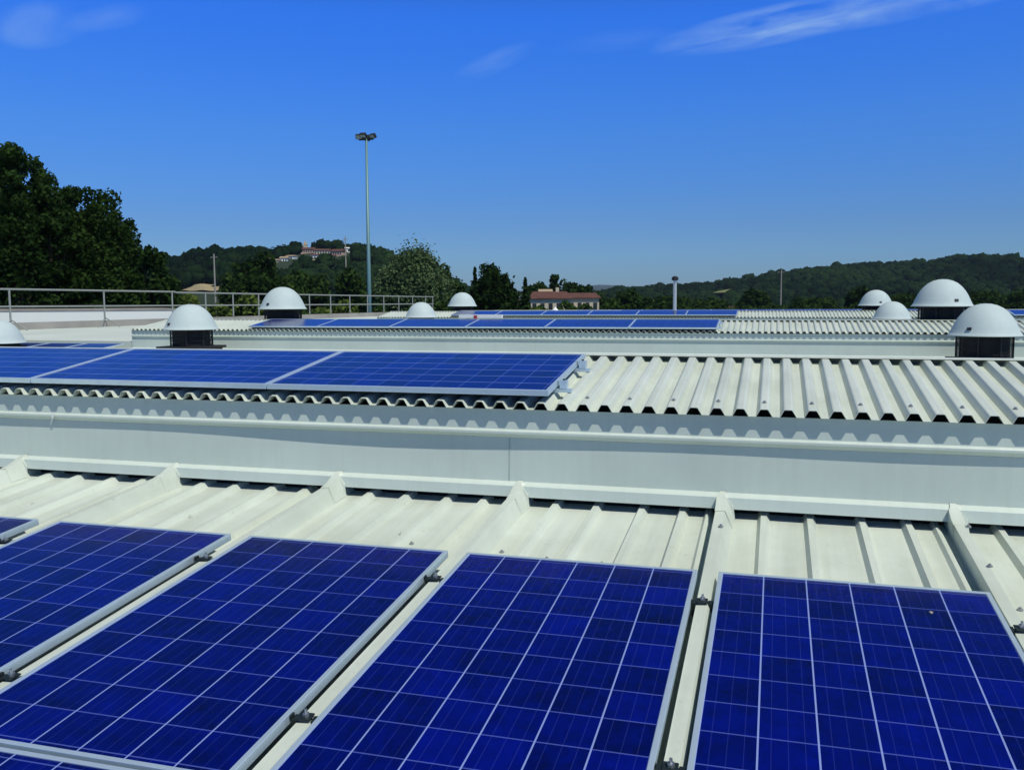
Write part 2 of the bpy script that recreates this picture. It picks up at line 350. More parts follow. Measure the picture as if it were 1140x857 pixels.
def ico():
    p = (1 + 5 ** 0.5) / 2
    v = np.array([(-1, p, 0), (1, p, 0), (-1, -p, 0), (1, -p, 0), (0, -1, p), (0, 1, p), (0, -1, -p), (0, 1, -p), (p, 0, -1), (p, 0, 1), (-p, 0, -1), (-p, 0, 1)], float)
    f = [(0, 11, 5), (0, 5, 1), (0, 1, 7), (0, 7, 10), (0, 10, 11), (1, 5, 9), (5, 11, 4), (11, 10, 2), (10, 7, 6), (7, 1, 8), (3, 9, 4), (3, 4, 2), (3, 2, 6), (3, 6, 8), (3, 8, 9), (4, 9, 5), (2, 4, 11), (6, 2, 10), (8, 6, 7), (9, 8, 1)]
    v /= np.linalg.norm(v[0]); v = [tuple(a) for a in v]; cache = {}
    def mid(a, b):
        k = (min(a, b), max(a, b))
        if k not in cache:
            mm = (np.array(v[a]) + np.array(v[b])) / 2; v.append(tuple(mm / np.linalg.norm(mm))); cache[k] = len(v) - 1
        return cache[k]
    nf = []
    for a, b, c in f:
        x, y, z = mid(a, b), mid(b, c), mid(c, a); nf += [(a, x, z), (b, y, x), (c, z, y), (x, y, z)]
    return np.array(v), np.array(nf)
ICO_V, ICO_F = ico()

def tri_mesh(name, V, F, tint, m, parent=None):
    me = bpy.data.meshes.new(name); nv, nf = len(V), len(F); k = F.shape[1]
    me.vertices.add(nv); me.vertices.foreach_set('co', V.astype(np.float32).ravel())
    me.loops.add(nf * k); me.loops.foreach_set('vertex_index', F.astype(np.int32).ravel())
    me.polygons.add(nf); me.polygons.foreach_set('loop_start', np.arange(0, nf * k, k, dtype=np.int32))
    a = me.attributes.new('tint', 'FLOAT', 'POINT'); a.data.foreach_set('value', tint.astype(np.float32))
    me.update(calc_edges=True); me.materials.append(m)
    o = bpy.data.objects.new(name, me); C.objects.link(o)
    if parent: o.parent = parent
    return o

def leaf_quads(P, Nrm, size, tint):
    """one small folded leaf-cluster face per point, roughly facing Nrm"""
    n = len(P); d = rng.normal(size=(n, 3)); nn = Nrm + d * 0.75; nn /= np.linalg.norm(nn, axis=1)[:, None]
    a = np.cross(nn, rng.normal(size=(n, 3))); a /= np.linalg.norm(a, axis=1)[:, None]; b = np.cross(nn, a)
    s = (size * (0.6 + 0.8 * rng.random(n)))[:, None]
    V = np.stack([P + a * s, P + b * s * 0.6, P - a * s, P - b * s * 0.6], 1).reshape(-1, 3)
    F = np.arange(4 * n).reshape(-1, 4)
    return V, F, np.repeat(tint, 4)

def forest(name, cent, rad, label, m=L_FOREST, quads=46):
    """crowns of a far wood: lumpy leaf shells"""
    nv = len(ICO_V); Vs = []; Fs = []; Ts = []; off = 0
    n = len(cent)
    jit = 1 + 0.18 * rng.normal(size=(n, nv))
    V = ICO_V[None] * (rad[:, None] * 0.86 * jit)[:, :, None] * np.array([1, 1, 0.95]) + cent[:, None]
    F3 = (ICO_F[None] + (np.arange(n) * nv)[:, None, None]).reshape(-1, 3)
    base = np.clip(rng.random(n) * 0.75 + 0.5 * (np.sin(cent[:, 0] * 0.021) * np.sin(cent[:, 1] * 0.013 + 1.0) + 0.3) , 0.02, 1)
    T = np.repeat(base * 0.7, nv)
    # leaf clusters as degenerate-free quads, stored as two triangles
    d = rng.normal(size=(n, quads, 3)); d /= np.linalg.norm(d, axis=2)[:, :, None]; d[:, :, 2] = np.abs(d[:, :, 2]) * 1.0 - 0.15
    P = cent[:, None] + d * (rad[:, None, None] * (0.85 + 0.22 * rng.random((n, quads, 1))))
    qV, qF, qT = leaf_quads(P.reshape(-1, 3), d.reshape(-1, 3), np.repeat(rad * 0.17, quads), np.clip(np.repeat(base * 0.75, quads) + 0.25 * rng.random(n * quads), 0, 1))
    q3 = np.concatenate([qF[:, [0, 1, 2]], qF[:, [0, 2, 3]]]) + len(V.reshape(-1, 3))
    o = tri_mesh(name, np.concatenate([V.reshape(-1, 3), qV]), np.concatenate([F3, q3]), np.concatenate([T, qT]), m)
    tag(o, label, 'woodland', kind='stuff'); return o

def scatter_on(grid, dens_r, x_keep=None, k_max=None, avoid=()):
    """points on a hill grid, one per area of dens_r**2"""
    nx, nk, _ = grid.shape; pts = []
    for i in range(nx - 1):
        for k in range((k_max or nk) - 1):
            a, b, c, d = grid[i, k], grid[i + 1, k], grid[i + 1, k + 1], grid[i, k + 1]
            area = 0.5 * np.linalg.norm(np.cross(c - a, d - b)); n = rng.poisson(area / dens_r ** 2)
            for _ in range(n):
                u, v = rng.random(2); p = a * (1 - u) * (1 - v) + b * u * (1 - v) + c * u * v + d * (1 - u) * v
                pts.append(p)
    P = np.array(pts); keep = np.ones(len(P), bool)
    for (q, r) in avoid: keep &= np.hypot(P[:, 0] - q[0], P[:, 1] - q[1]) > r
    return P[keep]

def to_px(p):
    p = Vector(p); t = p.dot(CF); return CX + FPX * p.dot(CR) / t, CY - FPX * p.dot(CU) / t, t

# the wooded hill with the village, left of centre
sil_l = [(-400, 296), (100, 298), (200, 297), (230, 292), (290, 290.5), (320, 286), (345, 282.5), (400, 283.5), (430, 290), (470, 306), (510, 328), (560, 348), (700, 350)]
gl, _ = hill('hills', sil_l, 380, 640, 1000, -300, 640)
VIL = [  # x px, y of the eaves, width px, height px, roof px, kind
    (344.5, 278, 15, 4.2, 2.2, 'long'), (360, 279.4, 17, 4.0, 2.0, 'mid'), (378, 280, 13, 5, 2.4, 'pink'), (352, 284.5, 9, 3.0, 1.5, 'low'), (371, 285.5, 8, 3.4, 1.6, 'east'), (309, 290, 6, 3, 1.4, 'tiny'), (301, 288, 9, 4, 2.0, 'cream'), (318, 287.5, 8, 4, 1.6, 'white'),
    (326, 285.5, 8, 2.6, 1.2, 'pale'), (352, 290.5, 6, 3.4, 1.6, 'beige'), (370, 291, 6, 3.6, 1.8, 'cream2'), (388, 277, 7, 3, 1.2, 'white2'), (340, 276, 3.4, 7, 4, 'tower')]
SPEC_L = (sil_l, 380, 640, 1000)
def sit(x, y):
    """distance at which the sight line through x, y meets the village hill"""
    for t in np.arange(400, 640 * (1 + 0.06 * noise1(x, 2.0)), 2.0):
        if hill_z(SPEC_L, x, t) >= W(x, y, t).z: return t
    return 640 * (1 + 0.06 * noise1(x, 2.0)) - 4
SITE = {v[5]: sit(v[0], v[1] + v[3]) for v in VIL}
P = scatter_on(gl, 6.3, k_max=16)
fm = MB(); FX = np.linspace(200, 250, 14); FY = [327.5, 325, 322.5, 320.3]
for yy_ in FY:
    for xx_ in FX:
        yq = yy_ + 0.5 * math.sin(xx_ * 0.3); t_ = sit(float(xx_), yq); p_ = W(float(xx_), yq, t_); fm.v.append((p_.x, p_.y, p_.z + 2.0))
for i in range(3):
    for j in range(13): a_ = i * 14 + j; fm.f.append((a_, a_ + 1, a_ + 15, a_ + 14))
tag(fm.build('field', mat('straw_field', (0.34, 0.28, 0.16), 0.95, noise=0.25, nscale=0.08)), kind='structure')
keep = []
for p in P:
    x, y, t = to_px(p + np.array([0, 0, 4.0])); ok = -60 < x < 600 and not (197 < x < 252 and 314 < y < 345)
    for hx, hy, hw, hh, hr, kd in VIL:
        if abs(x - hx) < hw / 2 + 4 and t < SITE[kd] + 9: ok = ok and y - 6.5 > hy + hh * 0.6
    keep.append(ok)
P = P[np.array(keep)]
rad = (2.6 + 2.6 * rng.random(len(P))) * np.where(rng.random(len(P)) < 0.10, 1.35, 1.0); P[:, 2] += rad * 0.8
forest('woodland', P, rad, 'dark green wood covering the village hill left of the tall mast')

# the long wooded ridge on the right
sil_r = [(560, 340), (640, 336), (690, 330), (760, 325.5), (800, 322), (850, 315), (900, 308.5), (950, 302.5), (985, 302.5), (1040, 298), (1060, 294), (1100, 295), (1140, 297.5), (1400, 288), (1700, 302)]
gr, _ = hill('hills', sil_r, 620, 1150, 1900, 590, 1500)
P = scatter_on(gr, 8.6, k_max=14)
keep = []
for p in P:
    x, y, t = to_px(p + np.array([0, 0, 5.0])); ok = 560 < x < 1250
    for fx0, fx1, fy0, fy1 in ((792, 816, 319, 327), (841, 850, 322, 328)):
        if fx0 < x < fx1 and fy0 < y < fy1: ok = False
    keep.append(ok)
P = P[np.array(keep)]
rad = (3.6 + 3.6 * rng.random(len(P))) * np.where(rng.random(len(P)) < 0.06, 1.25, 1.0); P[:, 2] += rad * 0.7
forest('woodland', P, rad, 'dark wood covering the long ridge on the right of the picture', quads=40)
# far blue ridges
sil_f = [(-300, 326), (300, 322), (600, 324), (650, 319), (668, 317), (690, 318), (715, 324), (760, 320), (830, 317), (900, 312), (1200, 306), (1500, 312)]
hill('hills', sil_f, 4200, 6500, 8600, -400, 1700, nx=200, nt_=14)

# ------------------------------------------------------------------ the factory building and its roofs
bld = empty('factory_building', (0, 20, GZ), 'wide low factory whose stepped white metal roof carries the solar panels', 'building')
BLOC = Vector((0, 20, GZ))
def bpart(mb, name, m, **kw):
    parent = kw.pop('parent', bld)
    off = BLOC if parent is bld else Vector((0, 0, 0))
    if parent is not bld: off = BLOC
    mb.v = [tuple(Vector(v) - off) for v in mb.v]
    return mb.build(name, m, parent, **kw)
SL = math.tan(R(5.386))              # long slopes
SLP = math.tan(R(8.4))               # short corrugated strips
XL, XR = -14.0, 15.0
BAYS = [0.0, 12.69, 25.86, 39.15]
DZ = [0.0, -0.03, 0.02, -0.07]
SEAMS = [-6.62, -5.57, -4.52, -3.41, -2.335, -1.278, -0.232, 0.815, 1.86, 2.90, 3.94]
def roof_z(y, yw=4.55, zw=-1.066): return zw + (y - yw) * SL

# --- foreground long slope, panned sheet with ribs and tall lapped seams
fr = MB(); y0, y1 = -3.0, 4.60
dzz = (y1 - y0) * SL; zb = roof_z(y0)
prof = []   # open (x, z) polyline, left to right
for i, s in enumerate(SEAMS[:-1]):
    nx_ = SEAMS[i + 1]; w = nx_ - s
    # at each seam the sheet to the right climbs to a crest and drops straight down on its left
    prof += [(s - 0.090, 0.0), (s - 0.076, 0.018), (s - 0.058, 0.018), (s - 0.044, 0.0), (s - 0.026, 0.0), (s - 0.023, 0.081), (s + 0.020, 0.084), (s + 0.058, 0.0)]
    for q in (0.18, 0.385, 0.61, 0.805):
        c = s + q * w + 0.012; prof += [(c - 0.030, 0.0), (c - 0.013, 0.027), (c + 0.013, 0.027), (c + 0.030, 0.0)]
prof.append((SEAMS[-1] - 0.1, 0.0))
SEG = 14
for (xa, za) in prof:
    for k in range(SEG + 1):
        y = y0 + (y1 - y0) * k / SEG; fr.v.append((xa, y, zb + za + (y - y0) * SL + 0.0012 * math.sin(xa * 9 + y * 3.1)))
for i in range(len(prof) - 1):
    for k in range(SEG):
        a = i * (SEG + 1) + k; fr.f.append((a, a + SEG + 1, a + SEG + 2, a + 1))
ro = bpart(fr, 'roof_slope', M_ROOF)
# flared seam ends that climb over the flashing
for s in SEAMS:
    mb = MB(); zf = roof_z(4.36)
    # a folded cap: low where it leaves the seam, wide and high where it meets the flashing top
    rows = []
    for y, hl, hr_, ft, fz in ((4.36, 0.0820, 0.0850, 0.0585, 0.001), (4.42, 0.088, 0.091, 0.060, 0.001), (4.482, 0.108, 0.111, 0.066, 0.001)):
        z = roof_z(y); rows.append([(s - 0.0265, y, z + 0.001), (s - 0.0255, y, z + hl), (s + 0.0225, y, z + hr_), (s + ft, y, z + fz)])
    rows.append([(s - 0.019, 4.496, -0.99), (s - 0.017, 4.505, -0.948), (s + 0.013, 4.505, -0.947), (s + 0.058, 4.486, -1.010)])
    rows.append([(s - 0.016, 4.54, -0.95), (s - 0.012, 4.545, -0.942), (s + 0.010, 4.545, -0.942), (s + 0.034, 4.515, -0.951)])
    vs = [p for r_ in rows for p in r_]
    mb.add(vs, [(4 * i + j, 4 * i + j + 1, 4 * i + j + 5, 4 * i + j + 4) for i in range(4) for j in range(3)])
    bpart(mb, 'seam_cap', M_ROOF)
# small roof screws with washers on the near slope
for (x, y) in ((-3.97, 4.02), (-2.93, 4.0), (-1.72, 3.97), (-1.62, 3.86), (-1.17, 3.84), (-2.55, 3.80), (-0.215, 4.13), (0.845, 4.33), (0.835, 3.86), (0.90, 3.66), (-0.70, 3.79), (-0.95, 3.80)):
    mb = MB(); z = roof_z(y) + (0.0845 if min(abs(x - s) for s in SEAMS) < 0.06 else 0.0)
    mb.tube((x, y, z), (x, y, z + 0.006), 0.011, n=12); mb.tube((x, y, z + 0.006), (x, y, z + 0.013), 0.0055, n=6)
    bpart(mb, 'roof_screw', M_ROOF if x in (-3.97, -2.93, -1.72) else M_SCREW)

def fascia_set(dY, xl, xr, near):
    """step wall of one bay: flashing, smooth fascia, drip ledge, upper strip"""
    Y = 4.550 + dY; q = DZ[BAYS.index(dY)]
    def bow(x):
        if not near: return 0.0
        return 0.013 * math.exp(-((x + 2.0) / 1.8) ** 2) - 0.006 + 0.004 * math.sin(x * 2.3)
    n = 90 if near else 2
    xs = [xl + (xr - xl) * i / n for i in range(n + 1)]
    def strip(mb, rows, th=0.0):
        o = len(mb.v)
        for x in xs:
            for (fy, z) in rows: mb.v.append((x, fy(x), z + q))
        k = len(rows)
        for i in range(len(xs) - 1):
            for j in range(k - 1): mb.f.append((o + i * k + j, o + (i + 1) * k + j, o + (i + 1) * k + j + 1, o + i * k + j + 1))
    w = MB()   # smooth fascia sheet, slightly bowed between its laps
    strip(w, [(lambda x: Y, -0.955), (lambda x: Y + 0.3 * bow(x), -0.90), (lambda x: Y + bow(x), -0.80), (lambda x: Y + bow(x), -0.716)])
    bpart(w, 'fascia_sheet', M_WALL, smooth=near)
    if near:
        for jx in (-4.86, -1.345, 1.95):
            b_ = bow(jx); mb = MB(); mb.add([(jx, Y - 0.002, -0.949), (jx + 0.006, Y - 0.002, -0.949), (jx + 0.006, Y + b_ - 0.002, -0.80), (jx + 0.006, Y + b_ - 0.002, -0.72), (jx, Y + b_ - 0.002, -0.72), (jx, Y + b_ - 0.002, -0.80)], [(0, 1, 2, 5), (5, 2, 3, 4)]); bpart(mb, 'lap_joint', M_JOINT)
    u = MB(); strip(u, [(lambda x: Y - 0.004, -0.690), (lambda x: Y - 0.004, -0.563)]); bpart(u, 'upper_strip', M_WALL)
    d = MB()   # drip ledge: sloped top, small front lip, return underneath
    strip(d, [(lambda x: Y - 0.0045, -0.670), (lambda x: Y - 0.024, -0.675), (lambda x: Y - 0.028, -0.680), (lambda x: Y - 0.028, -0.691), (lambda x: Y - 0.022, -0.693), (lambda x: Y + bow(x) + 0.002, -0.7165)])
    bpart(d, 'drip_ledge', M_WALL)
    fl = MB()  # apron flashing: soft curb at its top, near-vertical lip in front of the rib ends
    strip(fl, [(lambda x: Y - 0.001, -0.948), (lambda x: Y - 0.018, -0.949), (lambda x: Y - 0.040, -0.955), (lambda x: Y - 0.055, -0.963), (lambda x: Y - 0.062, -1.018), (lambda x: Y - 0.057, -1.020), (lambda x: Y - 0.046, -0.97)])
    bpart(fl, 'flashing', M_WALL, smooth=False)
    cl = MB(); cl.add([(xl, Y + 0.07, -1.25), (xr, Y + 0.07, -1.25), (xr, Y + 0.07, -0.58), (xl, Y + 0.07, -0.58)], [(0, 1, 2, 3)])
    bpart(cl, 'dark_void_backing', M_DARK)  # backing sheet coloured as the dark of the void behind the fascia
def corrugated(dY, xl, xr):
    Y0, Y1 = 4.508 + dY, 5.76 + dY; P_ = 0.112; H = 0.036; zv = -0.558 + DZ[BAYS.index(dY)]
    n = int((xr - xl) / P_); mb = MB(); pts = []
    for i in range(n):
        x = xl + i * P_; pts += [(x, 0), (x + 0.034, 0), (x + 0.052, H * 0.93), (x + 0.058, H), (x + 0.086, H), (x + 0.092, H * 0.93)]
    pts.append((xl + n * P_, 0))
    S = 3
    for (x, z) in pts:
        for k in range(S + 1):
            y = Y0 + (Y1 - Y0) * k / S; mb.v.append((x, y, zv + z + (y - Y0) * SLP))
    for i in range(len(pts) - 1):
        for k in range(S): a = i * (S + 1) + k; mb.f.append((a, a + S + 1, a + S + 2, a + 1))
    o = bpart(mb, 'corrugated_sheet', M_ROOF)
    so = o.modifiers.new('thickness', 'SOLIDIFY'); so.thickness = 0.0022; so.offset = -1
    zr = zv + H + (5.71 - 4.50) * SLP
    rc = MB()  # ridge cap: thin sheet on the crests, turned down at once behind
    prof = [(5.70 + dY, zr + 0.002), (5.72 + dY, zr + 0.0065), (5.78 + dY, zr + 0.010), (5.86 + dY, zr - 0.10), (5.865 + dY, zr - 0.32), (5.86 + dY, zr - 0.32), (5.854 + dY, zr - 0.10), (5.776 + dY, zr + 0.006)]
    rc.prism_x(prof, xl, xl + n * P_); bpart(rc, 'ridge_cap', M_ROOF)
    bk = MB(); bk.box(xl + 0.02, xr - 0.1, 5.70 + dY, 5.84 + dY, -3.4, zr - 0.12); bpart(bk, 'skylight_wall', M_CONC)
    for x in (xl + 0.001, xl + n * P_ - 0.02):
        e = MB(); e.add([(x, 4.60 + dY, -1.3), (x, 5.69 + dY, -1.3), (x, 5.69 + dY, zr - 0.045), (x, 4.60 + dY, zv)], [(0, 1, 2, 3)])
        bpart(e, 'end_wall', M_WALL)
    return xl, n
for bi, dY in enumerate(BAYS):
    fascia_set(dY, XL, XR, bi == 0)
    xl_, n_ = corrugated(dY, XL, XR)
    if bi == 0:
        for i in range(n_):
            x = xl_ + i * 0.112 + 0.072
            if -1.05 < x < 2.6 and i % 2 == 0:
                y = 4.632; z = -0.558 + 0.036 + (y - 4.5) * SLP
                mb = MB(); mb.tube((x, y, z), (x, y, z + 0.004), 0.0105, n=12); mb.tube((x, y, z + 0.004), (x, y, z + 0.010), 0.006, n=6)
                bpart(mb, 'roof_screw', M_SCREW)
# long slopes between the strips, ribbed
for bi in range(1, 4):
    dY = BAYS[bi]; mb = MB(); ya, yb = BAYS[bi - 1] + 5.84, dY + 4.58
    xl = -24.0 if bi == 1 else XL
    za, zb_ = roof_z(ya - dY), roof_z(yb - dY); x = xl; pts = []
    while x < XR:
        pts += [(x, 0.0), (x + 0.02, 0.065), (x + 0.04, 0.065), (x + 0.07, 0)]
        for q in (0.2, 0.4, 0.6, 0.8): pts += [(x + 1.04 * q, 0), (x + 1.04 * q + 0.015, 0.027), (x + 1.04 * q + 0.04, 0.027), (x + 1.04 * q + 0.055, 0)]
        x += 1.04
    for (px_, pz) in pts: mb.v += [(px_, ya, za + pz), (px_, yb, zb_ + pz)]
    for i in range(len(pts) - 1): mb.f.append((2 * i, 2 * i + 2, 2 * i + 3, 2 * i + 1))
    bpart(mb, 'roof_slope', M_ROOF)
# last bay beyond the farthest strip
mb = MB(); mb.box(XL, XR, 46.0, 58.0, -2.6, -1.55); bpart(mb, 'roof_slope', M_ROOF)
# side deck, kerb and outer walls
mb = MB(); mb.box(-24.0, XL - 0.02, 17.26, 62.0, -1.4, -0.84); bpart(mb, 'side_deck', M_DECK)
mb = MB(); mb.box(-24.30, -24.003, 4.0, 62.2, -1.6, -0.60); bpart(mb, 'roof_kerb', M_CONC)
mb = MB(); mb.box(-24.30, 14.9, -3.0, 61.9, GZ, -3.5); bpart(mb, 'wall', M_WHITE)
mb = MB(); mb.add([(-24.3, -3, -3.45), (14.9, -3, -3.45), (14.9, 62, -3.45), (-24.3, 62, -3.45)], [(0, 1, 2, 3)]); bpart(mb, 'roof_deck', M_CONC)
mb = MB()   # outer side walls between lower wall and roof edge
mb.box(-24.40, -24.05, -3.0, 61.9, -3.5, -1.6)
bpart(mb, 'wall', M_WHITE)
mb = MB()   # slopes beside the foreground field (out of frame)
mb.add([(-24.0, -3.0, roof_z(-3.0) - 0.01), (SEAMS[0] - 0.08, -3.0, roof_z(-3.0) - 0.01), (SEAMS[0] - 0.08, 4.6, roof_z(4.6) - 0.01), (-24.0, 4.6, roof_z(4.6) - 0.01)], [(0, 1, 2, 3)])
bpart(mb, 'roof_slope', M_ROOF); mb = MB()
mb.add([(SEAMS[-1] - 0.1, -3.0, roof_z(-3.0)), (XR, -3.0, roof_z(-3.0)), (XR, 4.6, roof_z(4.6)), (SEAMS[-1] - 0.1, 4.6, roof_z(4.6))], [(0, 1, 2, 3)])
bpart(mb, 'roof_slope', M_ROOF)
# sealant run where two lengths of drip ledge meet
mb = MB(); mb.add([(-4.285, 4.522, -0.664), (-4.27, 4.521, -0.664), (-4.272, 4.519, -0.70), (-4.305, 4.536, -0.745), (-4.318, 4.538, -0.742), (-4.288, 4.521, -0.70)], [(0, 1, 2, 5), (5, 2, 3, 4)])
bpart(mb, 'sealant', M_WHITE)

# ------------------------------------------------------------------ solar panels
def make_panel(name, label, group):
    t = empty(name, (0, 0, 0), label, 'solar panel', group)
    fr = MB(); w, h, d, tt = 0.482, 0.825, 0.030, 0.0165
    fr.box(-w, w, h - tt, h, -d, 0.0); fr.box(-w, w, -h, -h + tt, -d, 0.0)
    fr.box(-w, -w + tt, -h + tt, h - tt, -d, 0.0); fr.box(w - tt, w, -h + tt, h - tt, -d, 0.0)
    fr.build('frame', M_ALU, t, bevel=0.0015)
    g = MB(); g.box(-w + tt, w - tt, -h + tt, h - tt, -0.012, -0.0035); g.build('glass', M_GLASS, t)
    return t
GP = 0.0998   # glass face above the pans of the near slope
a1 = math.atan(SL); a2 = math.atan(math.tan(R(8.2)))
near_names = {(-4.52): 'fifth', (-3.41): 'fourth', (-2.335): 'third', (-1.278): 'second', (-0.232): 'first'}
proto = None
def near_loc(i, row):
    x = (SEAMS[i] + SEAMS[i + 1]) / 2; yc = 3.52 - 0.786 - 1.667 * math.cos(a1) * row
    n = Vector((0, -math.sin(a1), math.cos(a1)))
    return Vector((x, yc, -1.064 - 0.786 * SL - 1.667 * math.cos(a1) * row * SL)) + n * 0.0035
lab1 = {6: 'big blue solar panel at the lower right, the rightmost of the near row', 5: 'big blue solar panel in the near row, second from the right',
        4: 'big blue solar panel in the near row, third from the right, whole width in view', 3: 'big blue solar panel at the left edge of the near row, mostly in view',
        2: 'corner of a big blue solar panel, leftmost of the near row, cut by the frame'}
for i in (6, 5, 4, 3, 2):
    if proto is None:
        proto = make_panel('solar_panel', lab1[i], 'large solar panels on the near roof slope'); o = proto
    else: o = copy_thing(proto, (0, 0, 0), lab1[i])
    o.location = near_loc(i, 0); o.rotation_euler = (a1, 0, 0)
lab2 = {4: 'blue solar panel cut off by the bottom left edge, lower row below a light frame', 5: 'blue solar panel of the lower near row, below the second panel from the right',
        6: 'blue solar panel of the lower near row, below the rightmost panel', 3: 'blue solar panel of the lower near row, farthest left'}
for i in (4, 5, 6, 3): copy_thing(proto, near_loc(i, 1), lab2[i], (a1, 0, 0))
def strip_panels(xr, n, dY, bayname, group, y_front=4.520, zf=-0.458, words=None, pitch=1.656):
    for k in range(n):
        x = xr - 0.825 - k * pitch; yc = y_front + 0.474 * math.cos(a2) + dY; z = zf + 0.474 * math.sin(a2) + 0.0035
        ordn = ['first', 'second', 'third', 'fourth', 'fifth', 'sixth', 'seventh', 'eighth', 'ninth', 'tenth', 'eleventh', 'twelfth', 'thirteenth']
        lb = words[k] if words else 'sideways panel on the %s, %s from right end' % (bayname, ordn[k])
        # landscape: long side along X; slope about X applied after the quarter turn
        rot = (Matrix.Rotation(a2, 3, 'X') @ Matrix.Rotation(math.pi / 2, 3, 'Z')).to_euler()
        copy_thing(proto, (x, yc, z), lb, rot, group)
strip_panels(-1.120, 5, 0.0, 'nearest corrugated strip', 'landscape panels on the nearest corrugated strip')
strip_panels(-1.03, 6, BAYS[1], 'second strip', 'landscape panels on the second corrugated strip', zf=-0.488)
strip_panels(-1.19, 6, BAYS[2], 'third corrugated strip', 'landscape panels on the third corrugated strip', zf=-0.438)
strip_panels(11.9, 3, BAYS[2], 'third strip behind the right domes', 'landscape panels on the third corrugated strip', zf=-0.438)
strip_panels(8.64, 11, BAYS[3], 'farthest corrugated strip', 'landscape panels on the farthest corrugated strip', zf=-0.528)
for k in range(3):
    x = -14.55 - 1.04 * k; yc = 17.05 - 0.82; z = roof_z(yc - BAYS[1]) + 0.20
    copy_thing(proto, (x, yc, z), 'distant portrait solar panel at far left beyond the nearest strip, %s of three' % ('rightmost', 'middle', 'leftmost')[k], (a1, 0, 0), 'three distant panels beside the side deck')
# rails under the strip runs, ends showing at the right
for bi, (xa, xb) in enumerate(((-9.4, -1.045), (-11.0, -0.95))):
    for j, yy in enumerate((4.74, 5.24)):
        y = yy + BAYS[bi]; z = -0.558 + DZ[bi] + 0.036 + (yy - 4.5) * SLP
        rl = empty('mounting_rail', (xb, y, z), 'aluminium rail end sticking out under the panels, %s one on the %s strip' % (('lower', 'upper')[j], ('nearest', 'second')[bi]), 'mounting rail', 'rails under the strip panels')
        mb = MB(); mb.box(xa - xb, 0, -0.020, 0.020, 0.001, 0.0215); mb.build('rail', M_ALU, rl, bevel=0.001)
        mb = MB(); mb.box(-0.062, -0.022, -0.022, 0.022, 0.022, 0.060); mb.box(-0.085, -0.022, -0.022, 0.022, 0.0605, 0.066); mb.build('end_clamp', M_ALU, rl, bevel=0.001)
        mb = MB(); mb.tube((-0.042, 0, 0.066), (-0.042, 0, 0.074), 0.008, n=6); mb.build('bolt', M_CLAMP, rl)

# clamps that hold the near panels to the seams
def make_clamp(label):
    t = empty('panel_clamp', (0, 0, 0), label, 'clamp', 'dark clamps on the seams between near panels')
    b = MB(); b.box(-0.022, 0.019, -0.020, 0.020, 0.004, 0.010)
    b.box(-0.040, -0.0225, -0.016, 0.016, -0.050, 0.004); b.box(0.0195, 0.037, -0.016, 0.016, -0.055, 0.004)
    b.box(-0.052, -0.0405, -0.012, 0.012, 0.0, 0.012); b.box(0.0375, 0.052, -0.012, 0.012, -0.002, 0.011)
    b.build('bracket', M_CLAMP, t, bevel=0.002)
    s = MB(); s.tube((-0.075, 0.003, -0.004), (0.075, 0.003, -0.004), 0.0045, n=8); s.build('threaded_rod', M_CLAMP, t)
    n = MB(); n.tube((0, 0, 0.010), (0, 0, 0.020), 0.010, n=6); n.tube((0, 0, 0.02), (0, 0, 0.032), 0.0045, n=8); n.build('bolt', M_BOLT, t)
    return t
cproto = None
cn = {7: 'outer right edge of the rightmost near panel', 6: 'seam left of the rightmost near panel', 5: 'seam left of the second near panel from right', 4: 'seam between the third and fourth near panels', 3: 'leftmost seam beside the corner panel'}
for i in (7, 6, 5, 4, 3):
    for j, y in enumerate((3.285, 2.242)):
        loc = Vector((SEAMS[i], y, roof_z(y) + 0.086)); lb = '%s dark steel clamp on the %s' % (('upper', 'lower')[j], cn[i])
        if cproto is None: cproto = make_clamp(lb); o = cproto; o.location = loc
        else: o = copy_thing(cproto, loc, lb)
        o.rotation_euler = (a1, 0, 0.0 if (i + j) % 2 else 0.06)
# bird dropping on the rightmost panel
p = near_loc(6, 0); mb = MB()
ringp = [(0.006 * math.cos(a) * (1 + 0.3 * math.sin(3 * a)), 0.011 * math.sin(a)) for a in [2 * math.pi * k / 12 for k in range(12)]]
mb.add([(x, y, 0.0008) for x, y in ringp], [tuple(range(12))])
o = mb.build('bird_dropping', M_CONC); n = Vector((0, -math.sin(a1), math.cos(a1)))
yy = 3.335; o.location = (0.545, yy, -1.064 + (yy - 3.52) * SL + 0.0008); o.rotation_euler = (a1, 0, 0)
tag(o, 'small pale bird dropping near the top of the rightmost near panel', 'dropping')

